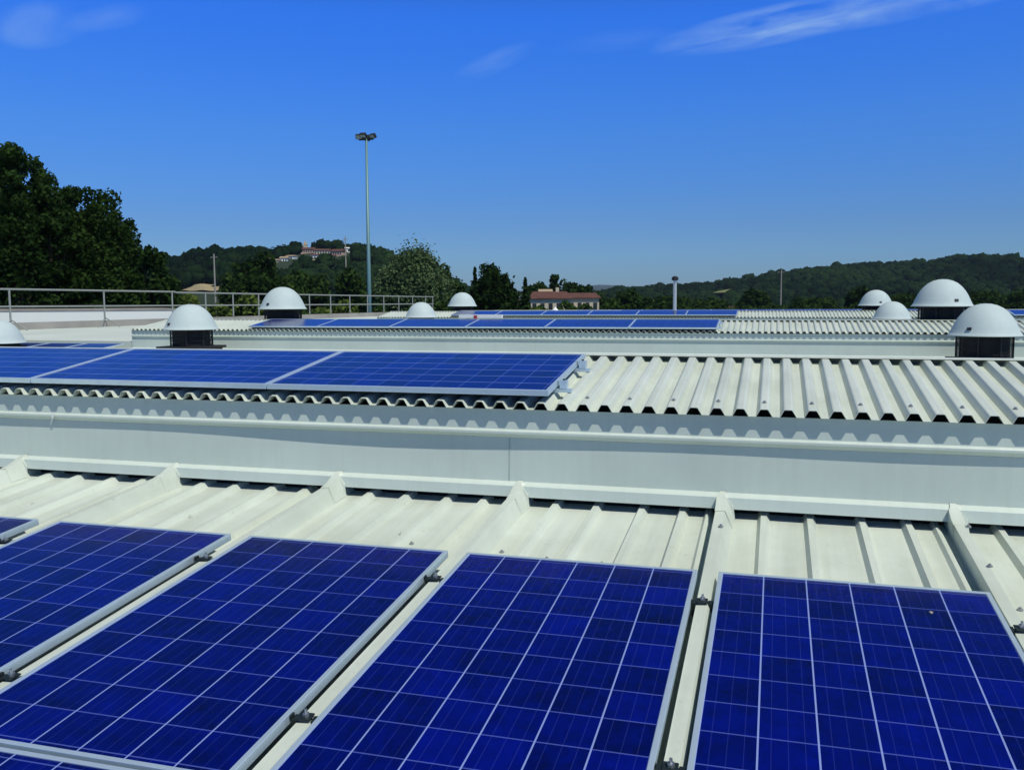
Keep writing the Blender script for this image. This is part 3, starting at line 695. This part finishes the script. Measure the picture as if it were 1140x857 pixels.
# ------------------------------------------------------------------ domed roof fans
def make_fan(label, zb, zr, latch_deg, group, loc):
    """zb: roof surface, zr: rim height, both relative to the eye"""
    t = empty('roof_fan', (loc[0], loc[1], zb), label, 'roof fan', group); H = zr - zb
    hood = MB(); Rr = 0.56
    pr = [(Rr, 0.0), (Rr, 0.012), (0.545, 0.020), (0.520, 0.055), (0.490, 0.125), (0.450, 0.212), (0.398, 0.300), (0.335, 0.378), (0.258, 0.446), (0.170, 0.492), (0.080, 0.516), (0.0001, 0.522)]
    inn = [(max(r - 0.012, 0.0001), z - 0.010) for r, z in pr[2:]][::-1]
    hood.lathe([(r, z + H) for r, z in pr] + [(r, z + H) for r, z in inn] + [(Rr - 0.01, H - 0.004), (Rr, H)], 56)
    h = hood.build('hood', M_HOOD, t, smooth=True)
    for ld in latch_deg:
        a = R(ld); c = Vector((math.cos(a), math.sin(a), 0)); r = 0.478; q = MB()
        mt_ = Matrix.Translation(c * (r + 0.016) + Vector((0, 0, H + 0.115))) @ Matrix.Rotation(a, 4, 'Z') @ Matrix.Rotation(R(-22), 4, 'Y')
        q.box(0.0, 0.018, -0.034, 0.034, -0.022, 0.022, mt_); q.build('latch', M_BLACK, h)
    cg = MB(); cg.lathe([(0.0, H + 0.02), (0.375, H + 0.02), (0.375, 0.05), (0.0, 0.05)], 32); cg.build('motor_housing', M_BLACK, t)
    for k in range(8):
        a = 2 * math.pi * (k + 0.5) / 8; c = (0.425 * math.cos(a), 0.425 * math.sin(a))
        q = MB(); q.tube((*c, 0.03), (*c, H + 0.07), 0.014, n=8); q.build('post', M_BLACK, t)
    q = MB()
    for zz in np.linspace(0.08, H - 0.02, 9 if H > 0.4 else 5):
        q.lathe([(0.418, zz), (0.424, zz + 0.004), (0.418, zz + 0.008), (0.412, zz + 0.004), (0.418, zz)], 40)
    for k in range(64):
        a = 2 * math.pi * k / 64; c = (0.416 * math.cos(a), 0.416 * math.sin(a)); q.tube((*c, 0.05), (*c, H + 0.01), 0.003, n=4)
    q.build('wire_guard', M_BLACK, t)
    q = MB(); q.box(-0.50, 0.50, -0.50, 0.50, 0.0, 0.050); q.build('base_plate', M_BLACK, t, bevel=0.005)
    q = MB(); q.box(-0.44, 0.44, -0.44, 0.44, -0.35, 0.0); q.build('kerb', M_RUST, t)
    return t
gA = 'white domed fans standing on the low slopes'; gB = 'white domed fans standing behind the strip ridges'
zA = roof_z(16.5 - BAYS[1])
fans = [('big white domed roof fan on a black cage at the right edge, nearest of all', 3.30, 16.3, -1.00, -0.575, (232,), gA),
        ('white domed roof fan above the blue panels at left, black cage on dark plate', -11.68, 16.2, -0.92, -0.53, (247,), gA),
        ('white fan hood cut by the left edge of the picture', -16.80, 16.3, -1.22, -0.86, (230,), gA),
        ('half hidden white fan dome between the two right domes, no base in view', 3.35, 29.0, -1.0, -0.545, (30,), gA),
        ('small half hidden white fan dome right of the tall mast', -11.65, 28.9, -1.0, -0.50, (40,), gA),
        ('tall white domed roof fan on the second strip ridge, upper right of the nearest dome', 3.10, 19.1, -0.42, -0.115, (290, 20), gB),
        ('white domed roof fan on the second strip ridge, left of the tall mast, dark latch', -11.22, 19.1, -0.42, -0.135, (258,), gB),
        ('smaller white domed roof fan on the third ridge, left of the big right pair', 3.22, 32.3, -0.40, -0.165, (282,), gB),
        ('small white domed roof fan on the third ridge against the dark round tree', -11.35, 32.3, -0.40, -0.14, (90,), gB)]
for f_ in fans: make_fan(f_[0], f_[3], f_[4], f_[5], f_[6], (f_[1], f_[2]))

# ------------------------------------------------------------------ ducts, flue and small fittings on the ridges
def duct(x0, x1, y, z, label, red=None):
    t = empty('cable_duct', ((x0 + x1) / 2, y, z), label, 'cable duct', 'white cable ducts on the ridges'); h = (x1 - x0) / 2
    mb = MB(); mb.box(-h, h, -0.05, 0.05, 0.03, 0.105); mb.build('trunking', M_DUCT, t, bevel=0.004)
    k = -h + 0.2
    while k < h:
        q = MB(); q.box(k - 0.03, k + 0.03, -0.045, 0.045, -0.02, 0.03); q.build('foot', M_RAIL, t); k += max(1.4, h * 0.45)
    if red is not None:
        q = MB(); q.box(red - 0.035, red + 0.035, -0.07, -0.051, 0.02, 0.09); q.build('marker', M_RED, t)
duct(-6.55, -5.58, 18.45, -0.365, 'short white cable duct lying on the second ridge left of centre', -0.1)
duct(-11.2, -5.20, 31.75, -0.40, 'long white cable duct lying on the third ridge before the houses')
t = empty('ridge_vent', (-7.62, 31.8, -0.33), 'tiny white pointed vent standing by the long white duct', 'vent')
mb = MB(); mb.lathe([(0.11, 0.0), (0.11, 0.05), (0.03, 0.13), (0.0001, 0.18)], 12); mb.build('cowl', M_DUCT, t)
t = empty('flue_pipe', (-3.35, 31.8, -0.36), 'slim grey flue pipe with black cap standing on the ridge at centre', 'flue')
mb = MB(); mb.tube((0, 0, -0.06), (0, 0, 1.10), 0.062, n=16); mb.build('pipe', M_FLUE, t, smooth=False)
mb = MB(); mb.lathe([(0.062, 1.085), (0.115, 1.10), (0.115, 1.19), (0.05, 1.24), (0.0001, 1.245)], 20); mb.build('cap', M_BLACK, t)

# ------------------------------------------------------------------ railing along the roof edge
rl = empty('guard_rail', (-24.0, 20, -0.57), 'galvanised guard rail of two tubes along the left roof edge', 'railing')
def rpart(mb, name, m):
    mb.v = [tuple(Vector(v) - Vector((-24.0, 20, -0.57))) for v in mb.v]; return mb.build(name, m, rl)
posts = [19.9, 23.79, 28.12, 32.09, 34.38, 36.47, 38.62, 41.2, 43.6, 46.0, 48.4, 50.8, 53.2, 55.6, 58.0, 60.4, 61.8]
for y in posts:
    mb = MB(); mb.tube((-24.0, y, -0.58), (-24.0, y, 0.49), 0.032, n=8); rpart(mb, 'post', M_RAIL)
for y in posts[:4]:
    mb = MB(); mb.tube((-23.97, y, -0.50), (-23.35, y, -0.83), 0.022, n=8); mb.tube((-23.97, y, -0.50), (-23.55, y - 0.9, -0.83), 0.016, n=8); rpart(mb, 'brace', M_RAIL)
mb = MB(); mb.tube((-24.0, 12, 0.50), (-24.0, 32.3, 0.50), 0.034, n=8); rpart(mb, 'top_rail', M_RAIL)
mb = MB(); mb.tube((-24.0, 32.3, 0.47), (-24.0, 62, 0.42), 0.034, n=8); rpart(mb, 'top_rail', M_RAIL)
mb = MB(); mb.tube((-24.0, 12, -0.06), (-24.0, 62, -0.09), 0.031, n=8); rpart(mb, 'mid_rail', M_RAIL)

# ------------------------------------------------------------------ floodlight mast
mp_ = W(411.5, 350, 66); base = Vector((mp_.x, mp_.y, GZ))
mast = empty('floodlight_mast', base, 'very tall slim grey floodlight mast rising beyond the roof', 'floodlight mast')
ztop = W(409, 158, 66).z - GZ
mb = MB(); mb.tube((0, 0, 0), (0, 0, ztop), 0.20, 0.085, n=16); mb.build('pole', M_POLE, mast, smooth=True)
mb = MB(); mb.tube((-0.55, 0, ztop - 0.05), (0.55, 0, ztop - 0.05), 0.05); mb.tube((0, -0.5, ztop - 0.05), (0, 0.5, ztop - 0.05), 0.05); mb.build('crossarm', M_CLAMP, mast)
for k, (dx, dy, rz, tilt) in enumerate(((-0.55, -0.05, 20, 35), (0.52, 0.0, -25, 35), (-0.05, -0.42, 0, 50), (0.08, 0.4, 180, 35), (-0.3, 0.3, 150, 40))):
    mt_ = Matrix.Translation((dx, dy, ztop + 0.17)) @ Matrix.Rotation(R(rz), 4, 'Z') @ Matrix.Rotation(R(tilt), 4, 'X')
    q = MB(); q.box(-0.24, 0.24, -0.10, 0.12, -0.17, 0.17, mt_); h = q.build('floodlight', M_BLACK, mast, bevel=0.02)
    q = MB(); q.box(-0.20, 0.20, -0.108, -0.101, -0.13, 0.13, mt_); q.build('lens', M_HOOD, h)
    q = MB(); q.tube((dx, dy, ztop - 0.05), (dx, dy, ztop + 0.08), 0.03); q.build('bracket', M_CLAMP, h)
mb = MB(); mb.lathe([(0.26, 0), (0.26, 0.03), (0.2, 0.05)], 16); mb.build('base_flange', M_RAIL, mast)

# ------------------------------------------------------------------ houses
def house(x, y_ridge, y_eave, width_px, t, label, wallm, roofm, depth=None, turn=0.0, hip=0.0, wins=3, chimney=False, name='house', group=None, floor_z=GZ, over=0.35):
    """ridge parallel to the view's width; built where it stands, t metres away"""
    c = W(x, 340, t); wid = width_px * t / FPX; dep = depth or wid * 0.6
    ze, zr = W(x, y_eave, t).z, W(x, y_ridge, t).z
    ang = math.atan2(CR.y, CR.x) + R(turn)
    o = empty(name, (c.x, c.y, floor_z), label, 'house' if name == 'house' else name.replace('_', ' '), group, rot=(0, 0, ang))
    he, hr = ze - floor_z, zr - floor_z; w = wid / 2; d = dep / 2
    wl = MB(); wl.box(-w, w, -d, d, 0, he)
    if hip < 0.01: wl.add([(-w, -d, he), (-w, d, he), (-w, 0, hr - 0.06), (w, -d, he), (w, d, he), (w, 0, hr - 0.06)], [(0, 1, 2), (3, 5, 4)])
    wo = wl.build('wall', wallm, o)
    rf = MB(); e = over; hx = w * hip; s_ = (hr - he) / d
    zl = he - e * s_
    rf.add([(-w - e, -d - e, zl), (w + e, -d - e, zl), (w + e, d + e, zl), (-w - e, d + e, zl), (-w - e * (hip < 0.01) + hx, 0, hr), (w + e * (hip < 0.01) - hx, 0, hr),
            (-w - e, -d - e, zl - 0.15), (w + e, -d - e, zl - 0.15), (w + e, d + e, zl - 0.15), (-w - e, d + e, zl - 0.15)],
           [(0, 1, 5, 4), (2, 3, 4, 5), (1, 2, 5), (3, 0, 4), (0, 6, 7, 1), (1, 7, 8, 2), (2, 8, 9, 3), (3, 9, 6, 0), (6, 9, 8, 7)])
    ro_ = rf.build('roof', roofm, o)
    if chimney: q = MB(); q.box(w * 0.3, w * 0.3 + 0.6, -0.3, 0.3, hr - 0.8, hr + 0.7); q.build('chimney', wallm, ro_)
    for k in range(wins):
        xx = -w + (k + 0.5) * wid / wins; ww = min(0.55, wid / wins * 0.25); zc = he - 1.7 if he > 2.6 else he * 0.5
        q = MB(); q.box(xx - ww, xx + ww, -d - 0.04, -d + 0.03, zc - 0.7, zc + 0.7); q.build('window', M_WINDOW, o)
    return o
house(562, 327.5, 333, 30, 150, 'cream house with brown hipped tile roof right of the small dome', M_CREAM, M_TILE, hip=0.6, wins=3, depth=7)
house(612, 324.5, 331.5, 44, 165, 'long cream house under a terracotta roof behind the third ridge', M_CREAM, M_TILE, hip=0.15, wins=5, depth=8, chimney=True)
house(648, 326, 331, 34, 172, 'lower house with red tile roof, right of the long cream house', M_CREAM, M_TILE, hip=0.1, wins=4, depth=7)
house(607, 322, 325, 12, 185, 'small grey roofed house behind the long terracotta roof', M_CREAM, M_SAND, wins=1, depth=6)
house(808, 341, 344, 22, 300, 'low orange roofed shed at the foot of the right ridge', M_PINK, M_TILE, wins=2, depth=6)
house(735, 340, 343.5, 8, 320, 'tiny ochre roofed hut left of the flue pipe', M_CREAM, M_SAND, wins=1, depth=4)
pass
hn = {'long': ('terracotta roofed hilltop building beside the church tower', M_PINK, M_TILE), 'mid': ('longest pale hilltop building in the middle of the village', M_CREAM, M_TILE), 'low': ('small pale house just below the middle hilltop building', M_WHITE, M_TILE), 'east': ('small cream house below the pinkish hilltop building', M_CREAM, M_TILE), 'tiny': ('tiny cream house between the two leftmost hillside houses', M_CREAM, M_SAND), 'pink': ('pinkish hilltop building right of the longest roof', M_PINK, M_TILE),
      'cream': ('cream hillside house farthest left of the village', M_CREAM, M_TILE), 'white': ('bright white hillside house left of the village', M_WHITE, M_SAND), 'pale': ('flat pale house beside the bright white one', M_WHITE, M_SAND),
      'beige': ('beige house below the long hilltop building', M_CREAM, M_SAND), 'cream2': ('cream house lower on the hill near the mast', M_CREAM, M_TILE), 'white2': ('flat white hilltop house closest to the tall mast', M_WHITE, M_WHITE)}
for hx, hy, hw, hh, hr, kd in VIL:
    th = SITE[kd]
    z0 = min(W(hx, hy + hh, th).z, hill_z(SPEC_L, hx, th)) - 3
    if kd == 'tower':
        c = W(hx, hy, th); tw = empty('church_tower', (c.x, c.y, z0), 'pale church tower with pointed spire on the hilltop', 'church tower', rot=(0, 0, 0.3))
        zt = W(hx, hy - 3, th).z - z0; q = MB(); q.box(-1.3, 1.3, -1.3, 1.3, 0, zt); q.build('wall', M_CREAM, tw)
        q = MB(); q.add([(-1.5, -1.5, zt), (1.5, -1.5, zt), (1.5, 1.5, zt), (-1.5, 1.5, zt), (0, 0, zt + 3.4)], [(0, 1, 4), (1, 2, 4), (2, 3, 4), (3, 0, 4), (3, 2, 1, 0)]); q.build('spire', M_SAND, tw)
    else:
        lb, wm, rm = hn[kd]
        house(hx, hy - hr, hy, hw, th, lb, wm, rm, depth=8, wins=max(2, int(hw / 2.5)), group='houses of the hilltop village', floor_z=z0, turn=random.Random(hx).uniform(-14, 14), over=0.4)
# white warehouse beyond the left railing
c = W(60, 350, 50); wh = empty('warehouse', (c.x, c.y, GZ), 'long white flat roofed warehouse beyond the left railing', 'warehouse', rot=(0, 0, R(42)))
zt = W(60, 346.8, 50).z - GZ
wl_ = 2.0
while to_px(c + Vector((math.cos(R(42)), math.sin(R(42)), 0)) * wl_)[0] < 196: wl_ += 0.2
mb = MB(); mb.box(-16, wl_, 0, 9, 0, zt); mb.build('wall', M_WHITE, wh)
mb = MB(); mb.box(-16.0, wl_ + 0.02, -0.02, 9.0, zt + 0.002, zt + 0.12); mb.build('roof_edge', M_CONC, wh)
for k in range(6): q = MB(); q.box(-14.5 + k * 3, -13 + k * 3, -0.03, 0.05, zt - 4.2, zt - 3.0); q.build('window', M_WINDOW, wh)

# utility poles
for x, y0_, y1_, t_, lb in ((240, 283, 322, 200, 'thin utility pole standing left of the village hill'), (386, 264, 300, 260, 'pale utility pole just left of the tall mast'), (869, 300, 345, 230, 'pale utility pole in front of the right ridge')):
    c = W(x, 340, t_); o = empty('utility_pole', (c.x, c.y, GZ), lb, 'utility pole', 'utility poles in the landscape'); h = W(x, y0_, t_).z - GZ
    mb = MB(); mb.tube((0, 0, 0), (0, 0, h), 0.24, 0.15, n=10); mb.build('pole', M_CONC, o)
    mb = MB(); mb.box(-0.9, 0.9, -0.06, 0.06, h - 0.8, h - 0.66); mb.build('crossarm', M_CONC, o)

# ------------------------------------------------------------------ trees
def tree(x, y_top, w_px, t, label, leafm=L_DARK, dens=1.0, leaf=0.22, shape='round', name='tree', cat='tree', clumps=None, seed=0, group=None, low=0.16):
    r_ = np.random.default_rng(seed * 13 + 5); c = W(x, 340, t); top = W(x, y_top, t).z; H = top - GZ; Rw = w_px * t / FPX / 2
    o = empty(name, (c.x, c.y, GZ), label, cat, group)
    zc = H * (0.5 + low / 2); rz = H * (0.5 - low / 2)
    ncl = int((clumps or 26) * 1.7)
    cs = []; rs = []
    for k in range(ncl):
        d = r_.normal(size=3); d /= np.linalg.norm(d); rr = r_.random() ** 0.36
        if shape == 'round': sx = 1.0
        z = d[2] * rr
        taper = 1.0 if shape == 'round' else (max(0.10, (1 - (z + 1) / 2) ** 0.8) if shape == 'cone' else (0.95 if z < 0.1 else 0.95 - 0.35 * z))
        cr = Rw * ((0.26 if w_px > 30 else 0.42) + 0.20 * r_.random()) * (1.0 if shape != 'cone' else 0.35 + 0.8 * taper)
        cs.append((d[0] * rr * (Rw - cr * 0.75) * taper, d[1] * rr * (Rw - cr * 0.75) * taper, zc + z * (rz - cr * 0.7))); rs.append(cr)
    cs = np.array(cs); rs = np.array(rs)
    zb_ = H * low; cs[:, 2] = zb_ + (cs[:, 2] - zb_) * (H - zb_) / ((cs[:, 2] + rs * 0.92).max() - zb_)
    cs[:, :2] *= max(1.0, Rw / (np.hypot(cs[:, 0], cs[:, 1]) + rs * 0.9).max())
    # limbs
    tb = MB(); tr = max(0.10, H * 0.018)
    tb.tube((0, 0, 0), (0.1, 0.05, H * 0.30), tr, tr * 0.75, 9); tb.tube((0.1, 0.05, H * 0.30), (0, 0, H * 0.72), tr * 0.75, tr * 0.25, 8)
    for k in r_.choice(ncl, min(10, ncl), replace=False):
        z0 = H * r_.uniform(0.18, 0.5); tb.tube((0.05, 0.02, z0), tuple(cs[k]), tr * 0.42, tr * 0.10, 6)
    tb.build('trunk', M_BARK, o)
    area = (rs ** 2).sum(); n = int(min(95000, dens * 3.4 * area * 12.57 / (leaf * leaf * 4)))
    pick = r_.choice(ncl, n, p=rs ** 2 / area)
    d = r_.normal(size=(n, 3)); d /= np.linalg.norm(d, axis=1)[:, None]
    rad = rs[pick] * (0.45 + 0.62 * r_.random(n) ** 0.6)
    lump = 1 + 0.16 * np.sin(d[:, 0] * 7 + pick) * np.sin(d[:, 1] * 6 + pick * 2) + 0.1 * np.sin(d[:, 2] * 9 + pick)
    Pn = cs[pick] + d * (rad * lump)[:, None] * np.array([1, 1, 0.85])
    nf = int(n * 0.22); dd = r_.normal(size=(nf, 3)); dd /= np.linalg.norm(dd, axis=1)[:, None]; vv = r_.random(nf) ** 0.4 * 0.80
    if shape == 'cone': nf = int(n * 0.55); dd = r_.normal(size=(nf, 3)); dd /= np.linalg.norm(dd[:, :2], axis=1)[:, None]; vv = r_.random(nf) ** 0.5
    zz = dd[:, 2] * vv if shape != 'cone' else r_.uniform(-1, 0.98, nf); tp = np.ones(nf) if shape != 'cone' else np.maximum(0.06, (1 - (zz + 1) / 2) ** 0.8) * (0.85 + 0.2 * np.sin(zz * 17))
    Pn[:nf] = np.stack([dd[:, 0] * vv * Rw * tp, dd[:, 1] * vv * Rw * tp, zc + zz * rz], 1)
    if shape == 'willow':
        Pn[:, 2] -= np.abs(r_.normal(size=n)) * rs[pick] * 0.35; Pn[:, :2] += r_.normal(size=(n, 2)) * rs[pick][:, None] * 0.12
        Pn[:, 2] += (r_.random(n) < 0.06) * r_.random(n) * rs[pick] * 0.9
    Pn[:, 2] = np.maximum(Pn[:, 2], 0.3)
    ctint = r_.random(ncl); tint = np.clip(ctint[pick] * 0.6 + 0.4 * r_.random(n), 0, 1)
    V, F, T = leaf_quads(Pn, d, np.full(n, leaf), tint)
    tri_mesh('crown', V, F, T, leafm, o)
    return o
gT = 'dark broadleaf trees at the left edge'
tree(-20, 158, 120, 66, 'tallest dark tree cut by the left edge of the picture', seed=1, group=gT, clumps=40, leaf=0.15)
tree(20, 160, 64, 60, 'dark tall tree whose crown stands highest near the left edge', seed=2, group=gT, clumps=34, leaf=0.15, shape='oval')
tree(58, 188, 56, 63, 'dark tree between the highest crown and the wide round one', seed=3, group=gT, clumps=30, leaf=0.15)
tree(112, 208, 88, 66, 'wide round dark tree with small gaps, fourth from the left', seed=4, group=gT, clumps=44, leaf=0.15, leafm=L_MID)
tree(42, 176, 60, 70, 'dark tree filling between the highest crown and its right neighbour', seed=61, group=gT, clumps=34, leaf=0.17)
tree(84, 206, 56, 72, 'dark tree behind the gap left of the wide round tree', seed=62, group=gT, clumps=34, leaf=0.18)
tree(140, 234, 42, 68, 'shorter dark tree on the right flank of the wide round tree', seed=63, group=gT, clumps=26, leaf=0.16)
tree(172, 272, 52, 84, 'low dark tree right of the wide round tree', seed=5, group=gT, clumps=22, leaf=0.26)
tree(60, 262, 100, 74, 'low dark tree filling under the tall left crowns', seed=6, group=gT, clumps=30, leaf=0.28)
gM = 'broadleaf trees beyond the railing'
tree(190, 302, 30, 150, 'small green tree left of the pale field strip', L_MID, seed=7, group=gM, leaf=0.4)
tree(262, 292, 40, 170, 'green tree right of the left utility pole', L_MID, seed=8, group=gM, leaf=0.45)
tree(290, 281, 64, 135, 'broad dark round tree behind the left latch dome', L_DARK, seed=9, group=gM, leaf=0.38, clumps=34)
tree(345, 300, 58, 160, 'low dark tree below the hilltop village', L_MID, seed=10, group=gM, leaf=0.45)
tree(392, 298, 44, 150, 'low green tree left of the mast foot', L_MID, seed=11, group=gM, leaf=0.4)
tree(462, 271, 94, 112, 'feathery pale green willow right of the tall mast', L_WILLOW, dens=0.9, leaf=0.19, shape='willow', name='willow_tree', seed=12, clumps=60)
tree(428, 296, 40, 118, 'pale green bush-like tree at the foot of the mast', L_WILLOW, dens=0.8, leaf=0.28, seed=13, clumps=20)
tree(494, 293, 32, 135, 'dark tree just right of the willow', L_DARK, seed=14, leaf=0.36)
tree(548, 291, 58, 118, 'dark round tree above the small far dome', L_DARK, seed=15, leaf=0.3, clumps=34)
tree(529, 297, 16, 116, 'narrow pointed tree left of the dark round tree', L_DARK, seed=16, leaf=0.28, shape='cone')
tree(585, 309, 20, 140, 'dark conifer between the two cream houses', L_DARK, seed=17, leaf=0.26, shape='cone', name='conifer')
tree(573, 320, 16, 138, 'small dark shrub tree left of the conifer', L_DARK, seed=18, leaf=0.3)
tree(602, 313, 28, 205, 'dark tree behind the left end of the long house', L_DARK, seed=19, leaf=0.45)
tree(617, 304.5, 18, 210, 'tall narrow dark tree behind the long house', L_DARK, seed=20, leaf=0.42)
tree(634, 310, 36, 208, 'dark round tree behind the long terracotta roof', L_DARK, seed=21, leaf=0.45)
tree(655, 317, 18, 215, 'small dark tree behind the lower red roof', L_DARK, seed=22, leaf=0.45, shape='cone')
tree(700, 321, 34, 190, 'dark rounded tree left of the flue pipe', L_DARK, seed=23, leaf=0.42)
tree(675, 329, 40, 180, 'low green scrub tree right of the red roof', L_MID, seed=24, leaf=0.42)
tree(745, 328, 60, 220, 'low wide tree behind the flue pipe', L_MID, seed=25, leaf=0.5)
tree(790, 331, 52, 240, 'low olive green tree below the pale field', L_MID, seed=26, leaf=0.5)
tree(838, 321, 44, 230, 'dark broad tree right of the pale field', L_DARK, seed=27, leaf=0.5, clumps=30)
tree(905, 330, 56, 240, 'low dark tree right of the pale pole', L_MID, seed=28, leaf=0.5)
tree(955, 318, 34, 230, 'dark reddish edged tree left of the smaller right dome', L_DARK, seed=29, leaf=0.48)
tree(1010, 326, 60, 240, 'low dark tree behind the half hidden dome', L_DARK, seed=30, leaf=0.5)
tree(1085, 322, 70, 235, 'low dark tree behind the two right domes', L_DARK, seed=31, leaf=0.5)
tree(1150, 318, 60, 240, 'low dark tree at the right edge of the picture', L_DARK, seed=32, leaf=0.5)
tree(594, 316, 26, 200, 'dark tree just right of the conifer, lower than it', L_DARK, seed=51, leaf=0.42)
tree(650, 316, 34, 212, 'low dark tree behind the right half of the terracotta roof', L_DARK, seed=52, leaf=0.42)
tree(668, 325, 26, 200, 'low dark tree at the right end of the houses', L_DARK, seed=53, leaf=0.42)
tree(720, 330, 34, 210, 'low dark tree just left of the flue pipe', L_DARK, seed=54, leaf=0.45)
tree(509, 312, 22, 128, 'low dark tree between the willow and the round tree', L_DARK, seed=55, leaf=0.34)
tree(320, 306, 50, 150, 'low green tree behind the dome left of the mast', L_MID, seed=56, leaf=0.4)
# hedges
def hedge(x0, x1, y_top, t, label, m, leaf=0.3, seed=0):
    r_ = np.random.default_rng(seed); a, b = W(x0, 340, t), W(x1, 340, t); mid = (a + b) / 2; L = (b - a).length
    top = W((x0 + x1) / 2, y_top, t).z - GZ; ang = math.atan2(b.y - a.y, b.x - a.x)
    o = empty('hedge', (mid.x, mid.y, GZ), label, 'hedge', 'hedges beyond the roof edge', rot=(0, 0, ang))
    n = int(L * top * 26 / (leaf / 0.3) ** 2); P_ = np.stack([r_.uniform(-L / 2, L / 2, n), r_.normal(size=n) * 0.8, np.zeros(n)], 1)
    hx = top * (0.88 + 0.12 * np.sin(P_[:, 0] * 1.3 + seed) * np.sin(P_[:, 0] * 0.47)); P_[:, 2] = hx * (1 - r_.random(n) ** 1.6)
    nr_ = np.stack([np.zeros(n), -np.ones(n), np.ones(n) * 0.7], 1) + r_.normal(size=(n, 3)) * 0.4
    V, F, T = leaf_quads(P_, nr_, np.full(n, leaf), r_.random(n)); tri_mesh('foliage', V, F, T, m, o)
    q = MB()
    for k in range(int(L / 1.5)): xx = -L / 2 + 0.7 + k * 1.5; q.tube((xx, 0, 0), (xx + 0.2, 0, top * 0.8), 0.06, 0.03, 6)
    q.build('stems', M_BARK, o)
hedge(188, 300, 327, 105, 'bright green hedge behind the left railing and dome', L_HEDGE, seed=41)
hedge(300, 420, 334, 110, 'olive hedge behind the railing left of the mast', L_HEDGE, seed=42)
hedge(420, 520, 334, 100, 'dark green hedge behind the railing under the willow', L_MID, seed=43)
hedge(510, 600, 338, 135, 'low yellow green hedge before the cream house', L_HEDGE, seed=44)
hedge(590, 700, 334, 140, 'dark hedge in front of the long cream house', L_MID, seed=45)
hedge(690, 860, 339, 200, 'dark hedge line behind the flue pipe', L_MID, leaf=0.45, seed=46)
hedge(850, 1160, 337, 205, 'dark hedge line behind the right domes', L_DARK, leaf=0.45, seed=47)

# pale fields on the right ridge
def field(x0, x1, y0, y1, t0, t1, label, col, name):
    m_ = mat(name, col, 0.95, noise=0.2, nscale=0.05); q = MB()
    q.add([tuple(W(x0, y1, t0)), tuple(W(x1, y1 - 0.8, t0)), tuple(W(x1 - 1, y0 - 1.0, t1)), tuple(W(x0 + 8, y0 + 1.2, t1))], [(0, 1, 2, 3)])
    o = q.build('field', m_); tag(o, kind='structure'); return o
field(793, 815, 322.5, 326, 800, 850, '', (0.17, 0.18, 0.05), 'stubble')
field(842, 850, 324, 327.5, 800, 840, '', (0.26, 0.28, 0.12), 'stubble_pale')

# ------------------------------------------------------------------ haze
hz = MB(); hz.box(-9000, 9000, -1500, 9000, GZ - 1, 170)
hm = bpy.data.materials.new('haze'); hm.use_nodes = True; t = hm.node_tree; t.nodes.clear()
o_ = N(t, 'ShaderNodeOutputMaterial'); pv = N(t, 'ShaderNodeVolumePrincipled'); pv.inputs['Color'].default_value = (0.62, 0.78, 1.0, 1); pv.inputs['Density'].default_value = 0.00005; pv.inputs['Anisotropy'].default_value = 0.0
t.links.new(pv.outputs[0], o_.inputs['Volume'])
ho = hz.build('haze', hm); tag(ho, 'thin blue summer haze over the valley', 'haze', kind='stuff')
